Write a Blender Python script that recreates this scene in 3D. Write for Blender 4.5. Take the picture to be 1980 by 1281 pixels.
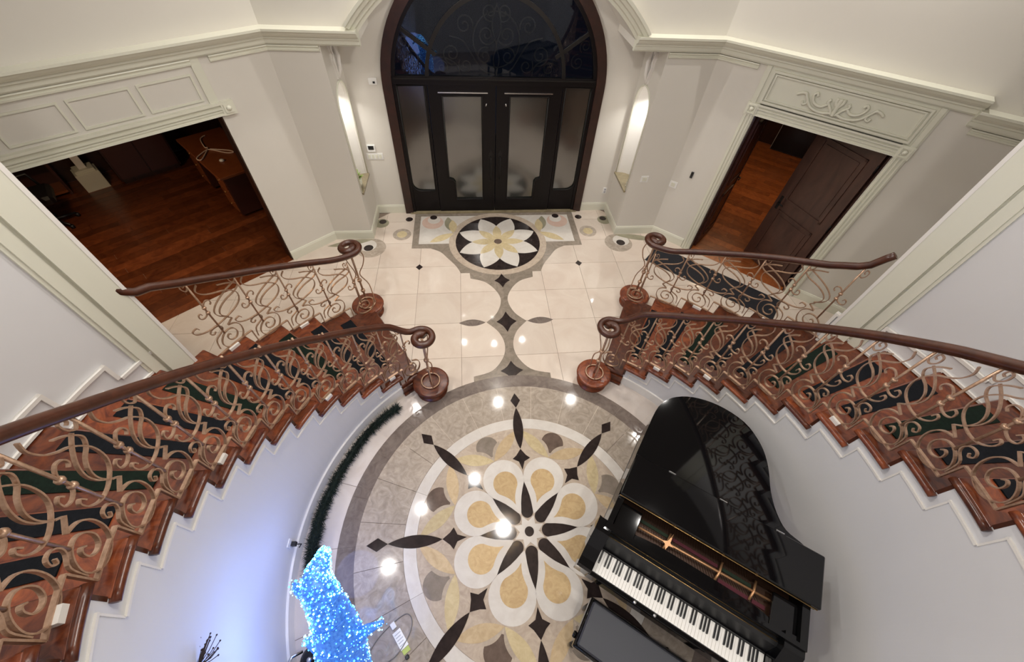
import bpy, math, random
import numpy as np
from mathutils import Vector, Matrix
from mathutils.geometry import tessellate_polygon
random.seed(7)
for o in list(bpy.data.objects): bpy.data.objects.remove(o)
scn = bpy.context.scene
COL = scn.collection
PI = math.pi
R = math.radians

# ------------------------------------------------------------------ camera
cam_d = bpy.data.cameras.new('camera')
cam_d.sensor_width = 36.0
cam_d.lens = 36.0 * 758.45 / 1980.0
cam_d.clip_start = 0.05
cam = bpy.data.objects.new('camera', cam_d)
COL.objects.link(cam)
cam.location = (-0.435, -0.869, 4.15)
cam.rotation_euler = (0.6869, -0.0450, -0.0908)
scn.camera = cam

# ------------------------------------------------------------------ world, exposure
w = bpy.data.worlds.new('world'); scn.world = w; w.use_nodes = True
w.node_tree.nodes['Background'].inputs[0].default_value = (0.03, 0.04, 0.07, 1)
w.node_tree.nodes['Background'].inputs[1].default_value = 0.25
scn.view_settings.view_transform = 'Standard'
scn.view_settings.look = 'None'
scn.view_settings.gamma = 1.0
scn.view_settings.use_curve_mapping = False
scn.view_settings.exposure = -0.30

# ------------------------------------------------------------------ ceiling lamps (hall and alcove fittings are built further down), added room fills
CEIL = 5.3
CANS = [(0.09, 4.34), (2.08, 4.30), (-2.08, 4.30), (-2.42, 0.68), (2.42, 0.68), (-0.60, 2.35),
        (-1.81, 1.76), (3.6, 3.1), (0.0, -1.6), (-2.0, -1.6), (2.0, -1.6)]  # mirrored right-hand one and the back row are additional, unseen lamps
ALCOVE = [(-0.72, 4.95, 3.41), (0.0, 4.95, 3.52), (0.68, 4.95, 3.41)]
def area(name, loc, size, power, col=(1, 0.955, 0.90), rot=(0, 0, 0), spread=180):
    l = bpy.data.lights.new(name, 'AREA'); l.shape = 'DISK'; l.size = size; l.energy = power; l.color = col; l.spread = R(spread)
    o = bpy.data.objects.new(name, l); COL.objects.link(o); o.location = loc; o.rotation_euler = rot
    return o
CAN_W, ALC_W = 27, 6
for x, y in CANS: area('ceiling_lamp_light', (x, y, CEIL - 0.03), 0.085, CAN_W, spread=140)
for x, y, z in ALCOVE: area('alcove_lamp_light', (x, y, z - 0.06), 0.08, ALC_W)
for s in (-1, 1):   # the two lit wall niches
    area('niche_lamp_light', (s * 2.21, 4.97, 2.08), 0.10, 5.0, (1, 0.98, 0.95), spread=120)
area('study_fill_light', (-5.6, 3.75, 2.55), 0.4, 34, (1, 0.72, 0.45))  # added fill without a fitting, brightens the dark study
area('side_room_fill_light', (5.3, 6.0, 2.55), 0.4, 26, (1, 0.72, 0.45))  # likewise an added fill, for the room past the right doorway

# ------------------------------------------------------------------ materials
M = {}
def mat(name, col, rough=0.5, metal=0.0, var=0.0, noise=None, col2=None, coat=0.0, emit=None, estr=0.0, bump=0.0, bscale=60, spec=None, objvar=0.0):
    m = bpy.data.materials.new(name); m.use_nodes = True; M[name] = m
    nt = m.node_tree; b = nt.nodes['Principled BSDF']
    b.inputs['Base Color'].default_value = (*col, 1)
    b.inputs['Roughness'].default_value = rough; b.inputs['Metallic'].default_value = metal
    b.inputs['Coat Weight'].default_value = coat
    if spec is not None: b.inputs['Specular IOR Level'].default_value = spec
    out = None
    if noise or objvar:
        geo = nt.nodes.new('ShaderNodeNewGeometry')
        src = None
        if noise:
            mp = nt.nodes.new('ShaderNodeMapping'); nt.links.new(geo.outputs['Position'], mp.inputs['Vector'])
            mp.inputs['Scale'].default_value = noise[1] if len(noise) > 1 else (1, 1, 1)
            n = nt.nodes.new('ShaderNodeTexNoise'); n.inputs['Scale'].default_value = noise[0]; n.inputs['Detail'].default_value = 5
            n.inputs['Roughness'].default_value = 0.62
            if len(noise) > 2: n.inputs['Distortion'].default_value = noise[2]
            nt.links.new(mp.outputs[0], n.inputs['Vector'])
            rp = nt.nodes.new('ShaderNodeValToRGB')
            c2 = col2 or tuple(c * (1 - var) for c in col)
            rp.color_ramp.elements[0].position = 0.32; rp.color_ramp.elements[1].position = 0.68
            rp.color_ramp.elements[0].color = (*c2, 1); rp.color_ramp.elements[1].color = (*col, 1)
            nt.links.new(n.outputs['Fac'], rp.inputs['Fac']); src = rp.outputs['Color']
        if objvar:
            oi = nt.nodes.new('ShaderNodeObjectInfo')
            mr = nt.nodes.new('ShaderNodeMapRange'); mr.inputs['To Min'].default_value = 1 - objvar; mr.inputs['To Max'].default_value = 1 + objvar
            nt.links.new(oi.outputs['Random'], mr.inputs['Value'])
            hs = nt.nodes.new('ShaderNodeHueSaturation')
            if src: nt.links.new(src, hs.inputs['Color'])
            else: hs.inputs['Color'].default_value = (*col, 1)
            nt.links.new(mr.outputs[0], hs.inputs['Value']); src = hs.outputs['Color']
        nt.links.new(src, b.inputs['Base Color'])
    if bump:
        n2 = nt.nodes.new('ShaderNodeTexNoise'); n2.inputs['Scale'].default_value = bscale
        bp = nt.nodes.new('ShaderNodeBump'); bp.inputs['Strength'].default_value = bump; bp.inputs['Distance'].default_value = 0.01
        nt.links.new(n2.outputs['Fac'], bp.inputs['Height']); nt.links.new(bp.outputs[0], b.inputs['Normal'])
    if emit:
        b.inputs['Emission Color'].default_value = (*emit, 1); b.inputs['Emission Strength'].default_value = estr
    return m
mat('wall_paint', (0.70, 0.665, 0.60), 0.55, var=0.03, noise=(1.3,))
mat('stair_wall_paint', (0.71, 0.705, 0.71), 0.5, var=0.03, noise=(1.3,))
mat('trim_paint', (0.72, 0.71, 0.595), 0.38)
mat('white_paint', (0.80, 0.77, 0.72), 0.4)
mat('ceiling_paint', (0.20, 0.17, 0.14), 0.7)  # kept dark so the piano lid reflects black
mat('cream_marble', (0.66, 0.575, 0.49), 0.06, noise=(2.2, (1, 1, 1), 1.2), col2=(0.60, 0.50, 0.42), objvar=0.05)
mat('ring_cream_marble', (0.62, 0.56, 0.51), 0.06, noise=(2.5, (1, 1, 1), 1.2), col2=(0.54, 0.47, 0.42), objvar=0.04)
mat('white_marble', (0.66, 0.62, 0.565), 0.06, noise=(5, (1, 1, 1), 1), col2=(0.58, 0.53, 0.475), objvar=0.03)
mat('grey_marble', (0.215, 0.175, 0.15), 0.06, noise=(9, (1, 1, 1), 1.5), col2=(0.14, 0.11, 0.095), objvar=0.08)
mat('border_marble', (0.30, 0.25, 0.20), 0.06, noise=(8, (1, 1, 1), 1.5), col2=(0.20, 0.165, 0.13), objvar=0.08)
mat('taupe_marble', (0.46, 0.39, 0.32), 0.07, noise=(9, (1, 1, 1), 2.0), col2=(0.30, 0.25, 0.20), objvar=0.07)
mat('beige_marble', (0.52, 0.43, 0.34), 0.06, noise=(9, (1, 1, 1), 2.0), col2=(0.40, 0.32, 0.25), objvar=0.05)
mat('dark_marble', (0.035, 0.024, 0.022), 0.08, noise=(12,), col2=(0.018, 0.013, 0.012))
mat('brown_marble', (0.16, 0.115, 0.09), 0.06, noise=(10,), col2=(0.10, 0.07, 0.055))
mat('gold_marble', (0.60, 0.44, 0.24), 0.06, noise=(14, (1, 1, 1), 1.5), col2=(0.48, 0.33, 0.17), objvar=0.08)
mat('pale_gold_marble', (0.58, 0.48, 0.29), 0.06, noise=(12, (1, 1, 1), 1.5), col2=(0.48, 0.38, 0.22), objvar=0.08)
mat('gold_leaf_marble', (0.56, 0.43, 0.27), 0.06, noise=(12, (1, 1, 1), 1.5), col2=(0.46, 0.34, 0.20), objvar=0.08)
mat('disc_grey_marble', (0.27, 0.225, 0.185), 0.06, noise=(10,), col2=(0.20, 0.165, 0.13))
mat('leaf_beige_marble', (0.46, 0.385, 0.30), 0.06, noise=(9, (1, 1, 1), 2.0), col2=(0.37, 0.30, 0.235), objvar=0.06)
mat('pink_marble', (0.62, 0.46, 0.38), 0.06, noise=(6,), col2=(0.55, 0.38, 0.31))
mat('green_marble', (0.33, 0.31, 0.22), 0.12, noise=(6,), col2=(0.24, 0.22, 0.15))
mat('grout', (0.26, 0.20, 0.16), 0.7)
mat('tread_wood', (0.215, 0.055, 0.018), 0.28, noise=(7, (1, 1, 1), 2.5), col2=(0.062, 0.012, 0.007), objvar=0.5)
mat('rail_wood', (0.075, 0.022, 0.010), 0.30, noise=(14,), col2=(0.04, 0.012, 0.006))
mat('floor_wood', (0.17, 0.045, 0.013), 0.30, noise=(5, (1, 1, 1), 2), col2=(0.09, 0.02, 0.006), objvar=0.35)
mat('orange_wood', (0.36, 0.105, 0.025), 0.30, noise=(5, (1, 1, 1), 2), col2=(0.22, 0.055, 0.014), objvar=0.3)
mat('dark_wood', (0.045, 0.016, 0.010), 0.35, noise=(12,), col2=(0.02, 0.008, 0.006))
mat('door_brown', (0.085, 0.038, 0.026), 0.36, noise=(6, (1, 1, 0.3), 1), col2=(0.05, 0.021, 0.015), coat=0.1)
mat('desk_wood', (0.26, 0.075, 0.022), 0.35, noise=(6,), col2=(0.20, 0.05, 0.016))
mat('door_casing', (0.042, 0.015, 0.010), 0.38, noise=(9,), col2=(0.022, 0.010, 0.007))
mat('casing_wood', (0.055, 0.014, 0.009), 0.35, noise=(9,), col2=(0.05, 0.014, 0.009))
mat('iron', (0.54, 0.36, 0.25), 0.34, metal=0.55, noise=(40,), col2=(0.38, 0.235, 0.15))
mat('brass', (0.75, 0.48, 0.18), 0.25, metal=0.9)
mat('dark_iron', (0.012, 0.010, 0.009), 0.45, spec=0.25)
mat('door_black', (0.007, 0.005, 0.005), 0.35, spec=0.22)
mat('grille_iron', (0.34, 0.31, 0.27), 0.5, metal=0.2)
mat('frosted_glass', (0.022, 0.024, 0.019), 0.16, noise=(3,), col2=(0.018, 0.019, 0.016), bump=0.03, bscale=25).node_tree.nodes['Principled BSDF'].inputs['IOR'].default_value = 2.5
mat('chrome', (0.7, 0.7, 0.7), 0.2, metal=1.0)
mat('mat_dark', (0.007, 0.008, 0.011), 0.95, noise=(60,), col2=(0.003, 0.004, 0.006), spec=0.2)
mat('mat_green', (0.006, 0.015, 0.009), 0.95, noise=(60,), col2=(0.003, 0.006, 0.004), spec=0.2)
mat('runner_black', (0.006, 0.006, 0.009), 0.85, noise=(50,), col2=(0.012, 0.012, 0.018))
mat('piano_black', (0.003, 0.003, 0.0035), 0.045, spec=0.4)
mat('satin_black', (0.010, 0.010, 0.011), 0.4)
mat('ivory', (0.82, 0.80, 0.76), 0.25)
mat('ebony', (0.006, 0.006, 0.007), 0.25)
mat('plate_gold', (0.55, 0.30, 0.15), 0.35, metal=0.6)
mat('plate_bronze', (0.045, 0.020, 0.010), 0.45, metal=0.4)
mat('felt_red', (0.07, 0.010, 0.018), 0.9)
mat('felt_green', (0.010, 0.022, 0.010), 0.9)
mat('leather', (0.030, 0.032, 0.042), 0.45, bump=0.1, bscale=120)
mat('black_leather', (0.008, 0.007, 0.007), 0.35)
mat('garland_green', (0.003, 0.012, 0.007), 0.8)
mat('leaf_green', (0.25, 0.35, 0.08), 0.6, objvar=0.3)
mat('ceramic', (0.75, 0.75, 0.62), 0.3)
mat('plastic_white', (0.82, 0.81, 0.78), 0.4)
mat('plastic_black', (0.012, 0.012, 0.014), 0.4)
mat('tag_green', (0.42, 0.50, 0.12), 0.5)
mat('tag_print', (0.45, 0.45, 0.47), 0.6)
mat('cord_pale', (0.80, 0.62, 0.52), 0.5)
mat('cord_clear', (0.16, 0.15, 0.14), 0.4)
mat('red_cloth', (0.35, 0.01, 0.03), 0.8)
mat('twig', (0.03, 0.018, 0.02), 0.7)
mat('mesh_blue', (0.12, 0.34, 0.72), 0.35, emit=(0.02, 0.14, 0.70), estr=0.7, noise=(60,), col2=(0.01, 0.05, 0.25))
mat('bulb_blue', (0.1, 0.4, 1.0), 0.3, emit=(0.06, 0.33, 1.0), estr=5)
mat('bulb_cyan', (0.3, 0.8, 1.0), 0.3, emit=(0.30, 0.75, 1.0), estr=5)
mat('lamp_glow', (1, 1, 1), 0.5, emit=(1, 0.92, 0.8), estr=12)
mat('marble_sill', (0.30, 0.25, 0.15), 0.2, noise=(8,), col2=(0.2, 0.16, 0.1))
mat('screen_black', (0.003, 0.003, 0.004), 0.15)
# night glass: clear pane that mirrors the lit hall
g = bpy.data.materials.new('night_glass'); g.use_nodes = True; M['night_glass'] = g
nt = g.node_tree; nt.nodes.clear()
o_ = nt.nodes.new('ShaderNodeOutputMaterial'); mx = nt.nodes.new('ShaderNodeMixShader'); fr = nt.nodes.new('ShaderNodeFresnel'); fr.inputs[0].default_value = 1.5
tr = nt.nodes.new('ShaderNodeBsdfTransparent'); tr.inputs[0].default_value = (0.55, 0.58, 0.62, 1)
gl = nt.nodes.new('ShaderNodeBsdfGlossy'); gl.inputs['Roughness'].default_value = 0.02
nt.links.new(fr.outputs[0], mx.inputs[0]); nt.links.new(tr.outputs[0], mx.inputs[1]); nt.links.new(gl.outputs[0], mx.inputs[2]); nt.links.new(mx.outputs[0], o_.inputs[0])

# ------------------------------------------------------------------ helpers
def tag(o, label=None, cat=None, group=None, kind=None):
    if label: o['label'] = label
    if cat: o['category'] = cat
    if group: o['group'] = group
    if kind: o['kind'] = kind
    return o
def empty(name, loc=(0, 0, 0), rz=0.0, parent=None):
    o = bpy.data.objects.new(name, None); COL.objects.link(o); o.location = loc; o.rotation_euler = (0, 0, rz)
    o.empty_display_size = 0.1
    if parent: o.parent = parent
    return o
def link(name, me, parent=None):
    o = bpy.data.objects.new(name, me); COL.objects.link(o)
    if parent: o.parent = parent
    return o
class MB:
    def __init__(s): s.v = []; s.f = []; s.sm = []
    def add(s, v, f, smooth=False):
        b = len(s.v); s.v += [tuple(p) for p in v]; s.f += [tuple(b + i for i in q) for q in f]; s.sm += [smooth] * len(f)
        return s
    def box(s, x0, x1, y0, y1, z0, z1, T=None):
        v = [(x0, y0, z0), (x1, y0, z0), (x1, y1, z0), (x0, y1, z0), (x0, y0, z1), (x1, y0, z1), (x1, y1, z1), (x0, y1, z1)]
        if T: v = [T(*p) for p in v]
        return s.add(v, [(0, 3, 2, 1), (4, 5, 6, 7), (0, 1, 5, 4), (1, 2, 6, 5), (2, 3, 7, 6), (3, 0, 4, 7)])
    def bbox(s, x0, x1, y0, y1, z0, z1, b=0.01, T=None):   # box with chamfered top and vertical edges
        lo = [(x0 + b, y0), (x1 - b, y0), (x1, y0 + b), (x1, y1 - b), (x1 - b, y1), (x0 + b, y1), (x0, y1 - b), (x0, y0 + b)]
        hi = [(min(max(x, x0 + b), x1 - b), min(max(y, y0 + b), y1 - b)) for x, y in lo]
        v = [(x, y, z0) for x, y in lo] + [(x, y, z1 - b) for x, y in lo] + [(x, y, z1) for x, y in hi]
        if T: v = [T(*p) for p in v]
        f = [tuple(range(7, -1, -1)), tuple(range(16, 24))]
        for k in (0, 8):
            for i in range(8): f.append((k + i, k + (i + 1) % 8, k + 8 + (i + 1) % 8, k + 8 + i))
        return s.add(v, f)
    def prism(s, loops, d0, d1, T):   # loops: outer (+ holes) of 2D points, T(a,b,d) -> xyz
        tris = tessellate_polygon([[Vector((p[0], p[1], 0)) for p in l] for l in loops])
        flat = [p for l in loops for p in l]; n = len(flat)
        v = [T(p[0], p[1], d0) for p in flat] + [T(p[0], p[1], d1) for p in flat]
        f = [tuple(t) for t in tris] + [tuple(n + i for i in reversed(t)) for t in tris]
        b = 0
        for l in loops:
            m = len(l)
            for i in range(m): f.append((b + i, b + (i + 1) % m, n + b + (i + 1) % m, n + b + i))
            b += m
        return s.add(v, f)
    def tube(s, path, r, n=8, cap=True, ry=None):
        path = [Vector(p) for p in path]; m = len(path); v = []; f = []
        up = Vector((0, 0, 1)); prev = None
        for i, p in enumerate(path):
            t = (path[min(i + 1, m - 1)] - path[max(i - 1, 0)]).normalized()
            if prev is None:
                a = up if abs(t.z) < 0.9 else Vector((1, 0, 0)); u = t.cross(a).normalized()
            else:
                u = (prev - t * prev.dot(t))
                u = u.normalized() if u.length > 1e-6 else t.orthogonal().normalized()
            prev = u; w_ = u.cross(t)
            rr = r[i] if isinstance(r, (list, tuple)) else r; r2 = rr if ry is None else ry
            for k in range(n):
                a = 2 * PI * k / n; v.append(p + u * rr * math.cos(a) + w_ * r2 * math.sin(a))
        for i in range(m - 1):
            for k in range(n): f.append((i * n + k, i * n + (k + 1) % n, (i + 1) * n + (k + 1) % n, (i + 1) * n + k))
        if cap: f += [tuple(range(n - 1, -1, -1)), tuple((m - 1) * n + k for k in range(n))]
        return s.add(v, f, True)
    def lathe(s, prof, n=20, c=(0, 0, 0), smooth=True):   # prof: (r,z)
        v = []; f = []
        for r_, z in prof:
            for k in range(n): a = 2 * PI * k / n; v.append((c[0] + r_ * math.cos(a), c[1] + r_ * math.sin(a), c[2] + z))
        m = len(prof)
        for i in range(m - 1):
            for k in range(n): f.append((i * n + k, i * n + (k + 1) % n, (i + 1) * n + (k + 1) % n, (i + 1) * n + k))
        f += [tuple(range(n - 1, -1, -1)), tuple((m - 1) * n + k for k in range(n))]
        return s.add(v, f, smooth)
    def mesh(s, name, m):
        me = bpy.data.meshes.new(name); me.from_pydata(s.v, [], s.f)
        me.polygons.foreach_set('use_smooth', s.sm); me.materials.append(M[m]); me.update(); return me
    def build(s, name, m, parent=None): return link(name, s.mesh(name, m), parent)
def catmull(p, per=5, closed=False):
    p = [np.array(q, float) for q in p]; out = []; n = len(p)
    for i in range(n - 1 if not closed else n):
        if closed: a, b, c, d = p[(i - 1) % n], p[i], p[(i + 1) % n], p[(i + 2) % n]
        else: a, b, c, d = p[max(i - 1, 0)], p[i], p[i + 1], p[min(i + 2, n - 1)]
        for k in range(per):
            t = k / per; out.append(0.5 * ((2 * b) + (c - a) * t + (2 * a - 5 * b + 4 * c - d) * t * t + (3 * b - a - 3 * c + d) * t ** 3))
    if not closed: out.append(p[-1])
    return [tuple(q) for q in out]
ID3 = lambda a, b, c: (a, b, c)
def circle2(cx, cy, r, n=32, a0=0.0): return [(cx + r * math.cos(a0 + 2 * PI * i / n), cy + r * math.sin(a0 + 2 * PI * i / n)) for i in range(n)]
def arc2(cx, cy, r, a0, a1, n=12): return [(cx + r * math.cos(R(a0 + (a1 - a0) * i / n)), cy + r * math.sin(R(a0 + (a1 - a0) * i / n))) for i in range(n + 1)]
def clip(poly, p, n):   # keep the side where (q-p).n >= 0
    out = []
    for i in range(len(poly)):
        a, b = poly[i], poly[(i + 1) % len(poly)]
        da = (a[0] - p[0]) * n[0] + (a[1] - p[1]) * n[1]; db = (b[0] - p[0]) * n[0] + (b[1] - p[1]) * n[1]
        if da >= 0: out.append(a)
        if (da >= 0) != (db >= 0): t = da / (da - db); out.append((a[0] + (b[0] - a[0]) * t, a[1] + (b[1] - a[1]) * t))
    return out

# wall frames: s along the wall, n towards the hall, z up
YF, YD, XA = 4.62, 5.35, 2.06          # front wall, door wall, alcove half width
OL, DL = np.array([-2.64, YF]), np.array([-0.744, -0.668]); NL = np.array([0.668, -0.744])
OR_, DR = np.array([2.72, YF]), np.array([0.731, -0.682]); NR = np.array([-0.682, -0.731])
def WL(s, n, z): q = OL + DL * s + NL * n; return (q[0], q[1], z)
def WR(s, n, z): q = OR_ + DR * s + NR * n; return (q[0], q[1], z)
JL = (0.75, 2.63); JR = (0.707, 2.257); HL, HR = 2.12, 2.17
ST = {-1: dict(R=2.077, c=(-0.013, -0.026), a0=57.25, da=5.98, Ro=3.42, Rb=2.147, Rob=3.375),
      1: dict(R=2.125, c=(0.09, -0.146), a0=60.3, da=6.07, Ro=3.47, Rb=2.195, Rob=3.43)}
RIS = 0.17
def SP(side, r, k, z, local=False):
    S_ = ST[side]; a = R(S_['a0'] - k * S_['da']); x = side * r * math.cos(a); y = r * math.sin(a)
    return (x, y, z) if local else (x + S_['c'][0], y + S_['c'][1], z)

# ================================================================== FLOOR
floor = MB().box(-5.9, 5.9, -4.2, YD + 0.3, -0.12, -0.006).build('floor', 'grout'); tag(floor, kind='structure')
tag(floor, 'polished cream marble hall floor with inlaid border and large round medallion')
_cache = {}
def inlay(name, poly, lvl, m, parent=floor, key=None):
    zt = lvl * 0.0007
    mb = MB().prism([poly], -0.006, zt, ID3)
    return mb.build(name, m, parent)
G = 0.0022
XL = [i * 0.63 for i in range(-8, 9)]; YL = [0.92 + i * 0.59 for i in range(0, 8)] + [YD + 0.02]
for i in range(len(XL) - 1):
    for j in range(len(YL) - 1):
        p = [(XL[i] + G, YL[j] + G), (XL[i + 1] - G, YL[j] + G), (XL[i + 1] - G, YL[j + 1] - G), (XL[i] + G, YL[j + 1] - G)]
        p = clip(p, OL, NL)
        if len(p) > 2: p = clip(p, OR_, NR)
        if len(p) < 3: continue
        cx = sum(q[0] for q in p) / len(p); cy = sum(q[1] for q in p) / len(p)
        if math.hypot(cx, cy) < 1.25: continue
        if cy > YF + 0.25 and abs(cx) > XA + 0.2: continue
        inlay('tile', p, 0, 'cream_marble')
def sector(r0, r1, a0, a1, n=5, g=0.002):
    g0, g1 = math.degrees(g / r0), math.degrees(g / r1)
    return arc2(0, 0, r1 - g, a0 + g1, a1 - g1, n) + arc2(0, 0, r0 + g, a1 - g0, a0 + g0, n)
# outer ring of cream tiles around the medallion, the grey band, the taupe tiles, the white band
for i in range(16):
    a = 126 + i * 18
    if a < 414: inlay('ring_tile', sector(1.78, 2.30, a, a + 18), 1, 'ring_cream_marble')
for i in range(24): inlay('band_tile', sector(1.625, 1.79, i * 15, i * 15 + 15, 4, 0.0006), 4, 'grey_marble')
for i in range(24): inlay('taupe_tile', sector(1.19, 1.63, 7.5 + i * 15, 22.5 + i * 15), 3, 'taupe_marble')
for i in range(16): inlay('white_band_tile', sector(1.07, 1.19, i * 22.5, i * 22.5 + 22.5, 6, 0.001), 3, 'white_marble')
for i in range(8): inlay('beige_sector', sector(0.02, 1.07, i * 45, i * 45 + 45, 10, 0.0008), 2, 'beige_marble')
def lens(p, q, w_, n=10):
    p, q = np.array(p), np.array(q); d = q - p; L = np.linalg.norm(d); d /= L; e = np.array([-d[1], d[0]])
    A = [p + d * L * t / n + e * w_ * math.sin(PI * t / n) ** 0.85 for t in range(n + 1)]
    B = [p + d * L * t / n - e * w_ * math.sin(PI * t / n) ** 0.85 for t in range(n - 1, 0, -1)]
    return [tuple(x) for x in A + B]
def pol(r, a): return (r * math.cos(R(a)), r * math.sin(R(a)))
def drop(rt, rc, rad, a, n=18, cc=0.0):   # teardrop: tip at radius rt, round head centred at rc
    pts = []
    d = abs(rc - rt); al = math.acos(min(1, rad / d)); sgn = 1 if rc > rt else -1
    base = 0 if sgn > 0 else PI
    for i in range(n + 1):
        t = base - (PI - al) + 2 * (PI - al) * i / n; pts.append((rc + rad * math.cos(t), rad * math.sin(t)))
    pts.append((rt, 0.0))
    # soften the flanks into concave ones
    out = pts[:-1]
    t1 = np.array(pts[n]); t0 = np.array(pts[0]); tip = np.array(pts[-1])
    f1 = [tuple(t1 + (tip - t1) * u - np.array([0, (t1[1]) * cc * math.sin(PI * u)])) for u in (0.25, 0.5, 0.75)]
    f0 = [tuple(tip + (t0 - tip) * u - np.array([0, (t0[1]) * cc * math.sin(PI * u)])) for u in (0.25, 0.5, 0.75)]
    pts = out + f1 + [tuple(tip)] + f0
    c, s_ = math.cos(R(a)), math.sin(R(a))
    return [(x * c - y * s_, x * s_ + y * c) for x, y in pts]
for i in range(8):
    a = i * 45
    b = a + 22.5
    inlay('disc_inlay', [(pol(0.945, b)[0] + 0.122 * math.cos(t * PI / 14), pol(0.945, b)[1] + 0.122 * math.sin(t * PI / 14)) for t in range(28)], 3, 'brown_marble' if i % 2 else 'disc_grey_marble')
    for sg in (-1, 1):
        inlay('leaf_inlay', lens(pol(0.77, b), pol(1.045, b + sg * 20.5), 0.062, 12), 4.4, 'pale_gold_marble' if sg > 0 else 'gold_leaf_marble')
        inlay('leaf_inlay', lens(pol(0.765, b), pol(0.965, b + sg * 8.5), 0.040, 12), 3.6, 'leaf_beige_marble')
    inlay('petal_inlay', drop(0.17, 0.55, 0.212, b, 26), 5, 'white_marble')
    inlay('petal_heart_inlay', drop(0.275, 0.508, 0.125, b, 20, 0.18), 7, 'gold_marble')
    inlay('dark_drop_inlay', drop(0.475, 0.182, 0.059, a, 18, -0.22), 7, 'dark_marble')
    d4 = [pol(0.60, a), pol(0.69, a + 2.5), pol(0.73, a + 7.5), pol(0.76, a + 4), pol(0.83, a), pol(0.76, a - 4), pol(0.73, a - 7.5), pol(0.69, a - 2.5)]
    inlay('dark_diamond_inlay', d4, 5, 'dark_marble')
    inlay('arm_inlay', lens(pol(0.83, a), pol(1.335, a), 0.056, 14), 7, 'dark_marble')
    r0, r1 = 1.335, 1.53
    inlay('arm_diamond_inlay', [pol(r0, a), pol((r0 + r1) / 2, a + 2.3), pol(r1, a), pol((r0 + r1) / 2, a - 2.3)], 7, 'dark_marble')
hub = []
for i in range(8): hub += [pol(0.155, i * 45 + 22.5), pol(0.092, i * 45 + 45)]
inlay('hub_inlay', hub, 6, 'white_marble')
inlay('hub_dot_inlay', circle2(0, 0, 0.045, 24), 8, 'dark_marble')
# grey stepped border that runs from the medallion up to the front door
half = [(1.415, 5.30), (1.415, 4.325), (1.11, 4.315)] + catmull([(1.11, 4.315), (0.95, 4.22), (0.83, 4.06), (0.70, 3.87), (0.625, 3.70)], 4)[1:] + \
       [(0.49, 3.698), (0.48, 3.574)] + catmull([(0.48, 3.574), (0.265, 3.49), (0.11, 3.30), (0.05, 3.09), (0.125, 2.85), (0.28, 2.68)], 5)[1:] + \
       catmull([(0.28, 2.68), (0.13, 2.51), (0.058, 2.30), (0.09, 2.08), (0.245, 1.875), (0.482, 1.80)], 5)[1:] + [(0.48, 1.677), (0.633, 1.667), (0.64, 1.60), (0.72, 1.55)]
lo_ = arc2(0, 0, 1.70, 65, 90, 6)
for sg in (-1, 1):
    # one side, cut into pieces at the joints seen in the floor
    pts = [(sg * x, y) for x, y in half]
    cuts = [5.30, 4.325, 3.70, 3.09, 2.68, 2.30, 1.80, 1.40]
    ring_end = [(sg * 0.76, 1.50), (0, 1.68)]
    poly = pts + ring_end + [(0, 5.30)]
    tri = None
    for a_, b_ in zip(cuts[:-1], cuts[1:]):
        # slice the concave side by scanning its outline between two heights
        rows = [p for p in pts if b_ - 1e-6 <= p[1] <= a_ + 1e-6]
        if a_ == 1.80: rows = [p for p in pts if p[1] <= 1.80 + 1e-6] + [(sg * 0.76, 1.50)]
        if len(rows) < 2: continue
        ylo = min(1.68, 9) if a_ == 1.80 else rows[-1][1]
        piece = rows + [(0, ylo), (0, rows[0][1])]
        if a_ == 5.30: piece = [(sg * 1.415, 5.30), (sg * 1.415, 4.325), (sg * 1.31, 4.43), (sg * 1.31, 5.20), (0, 5.20), (0, 5.30)]
        elif a_ == 4.325: piece = [(sg * 1.415, 4.325)] + rows[1:] + [(0, rows[-1][1]), (0, 4.43), (sg * 1.31, 4.43)]
        inlay('border_inlay', piece, 2, 'border_marble')
def cdiamond(cy, hx, hy, c=0.35):
    P = [(0, cy + hy), (hx, cy), (0, cy - hy), (-hx, cy)]; out = []
    for i in range(4):
        a_, b_ = np.array(P[i]), np.array(P[(i + 1) % 4]); cen = np.array([0, cy])
        for t in (0, 0.25, 0.5, 0.75):
            q = a_ + (b_ - a_) * t; q = q + (cen - q) * c * math.sin(PI * t) * 0.55; out.append(tuple(q))
    return out
for cy, hx, hy in ((3.512, 0.12, 0.153), (2.682, 0.142, 0.187), (1.862, 0.145, 0.15)): inlay('dark_diamond_inlay', cdiamond(cy, hx, hy), 3, 'dark_marble')
for sg in (-1, 1):
    inlay('lens_inlay', lens((sg * 0.294, 2.68), (sg * 0.658, 2.685), 0.06), 3, 'grey_marble')
    inlay('small_diamond_inlay', [(sg * 1.265, 3.93), (sg * 1.265 + 0.055, 3.865), (sg * 1.265, 3.80), (sg * 1.265 - 0.055, 3.865)], 2, 'dark_marble')
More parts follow.
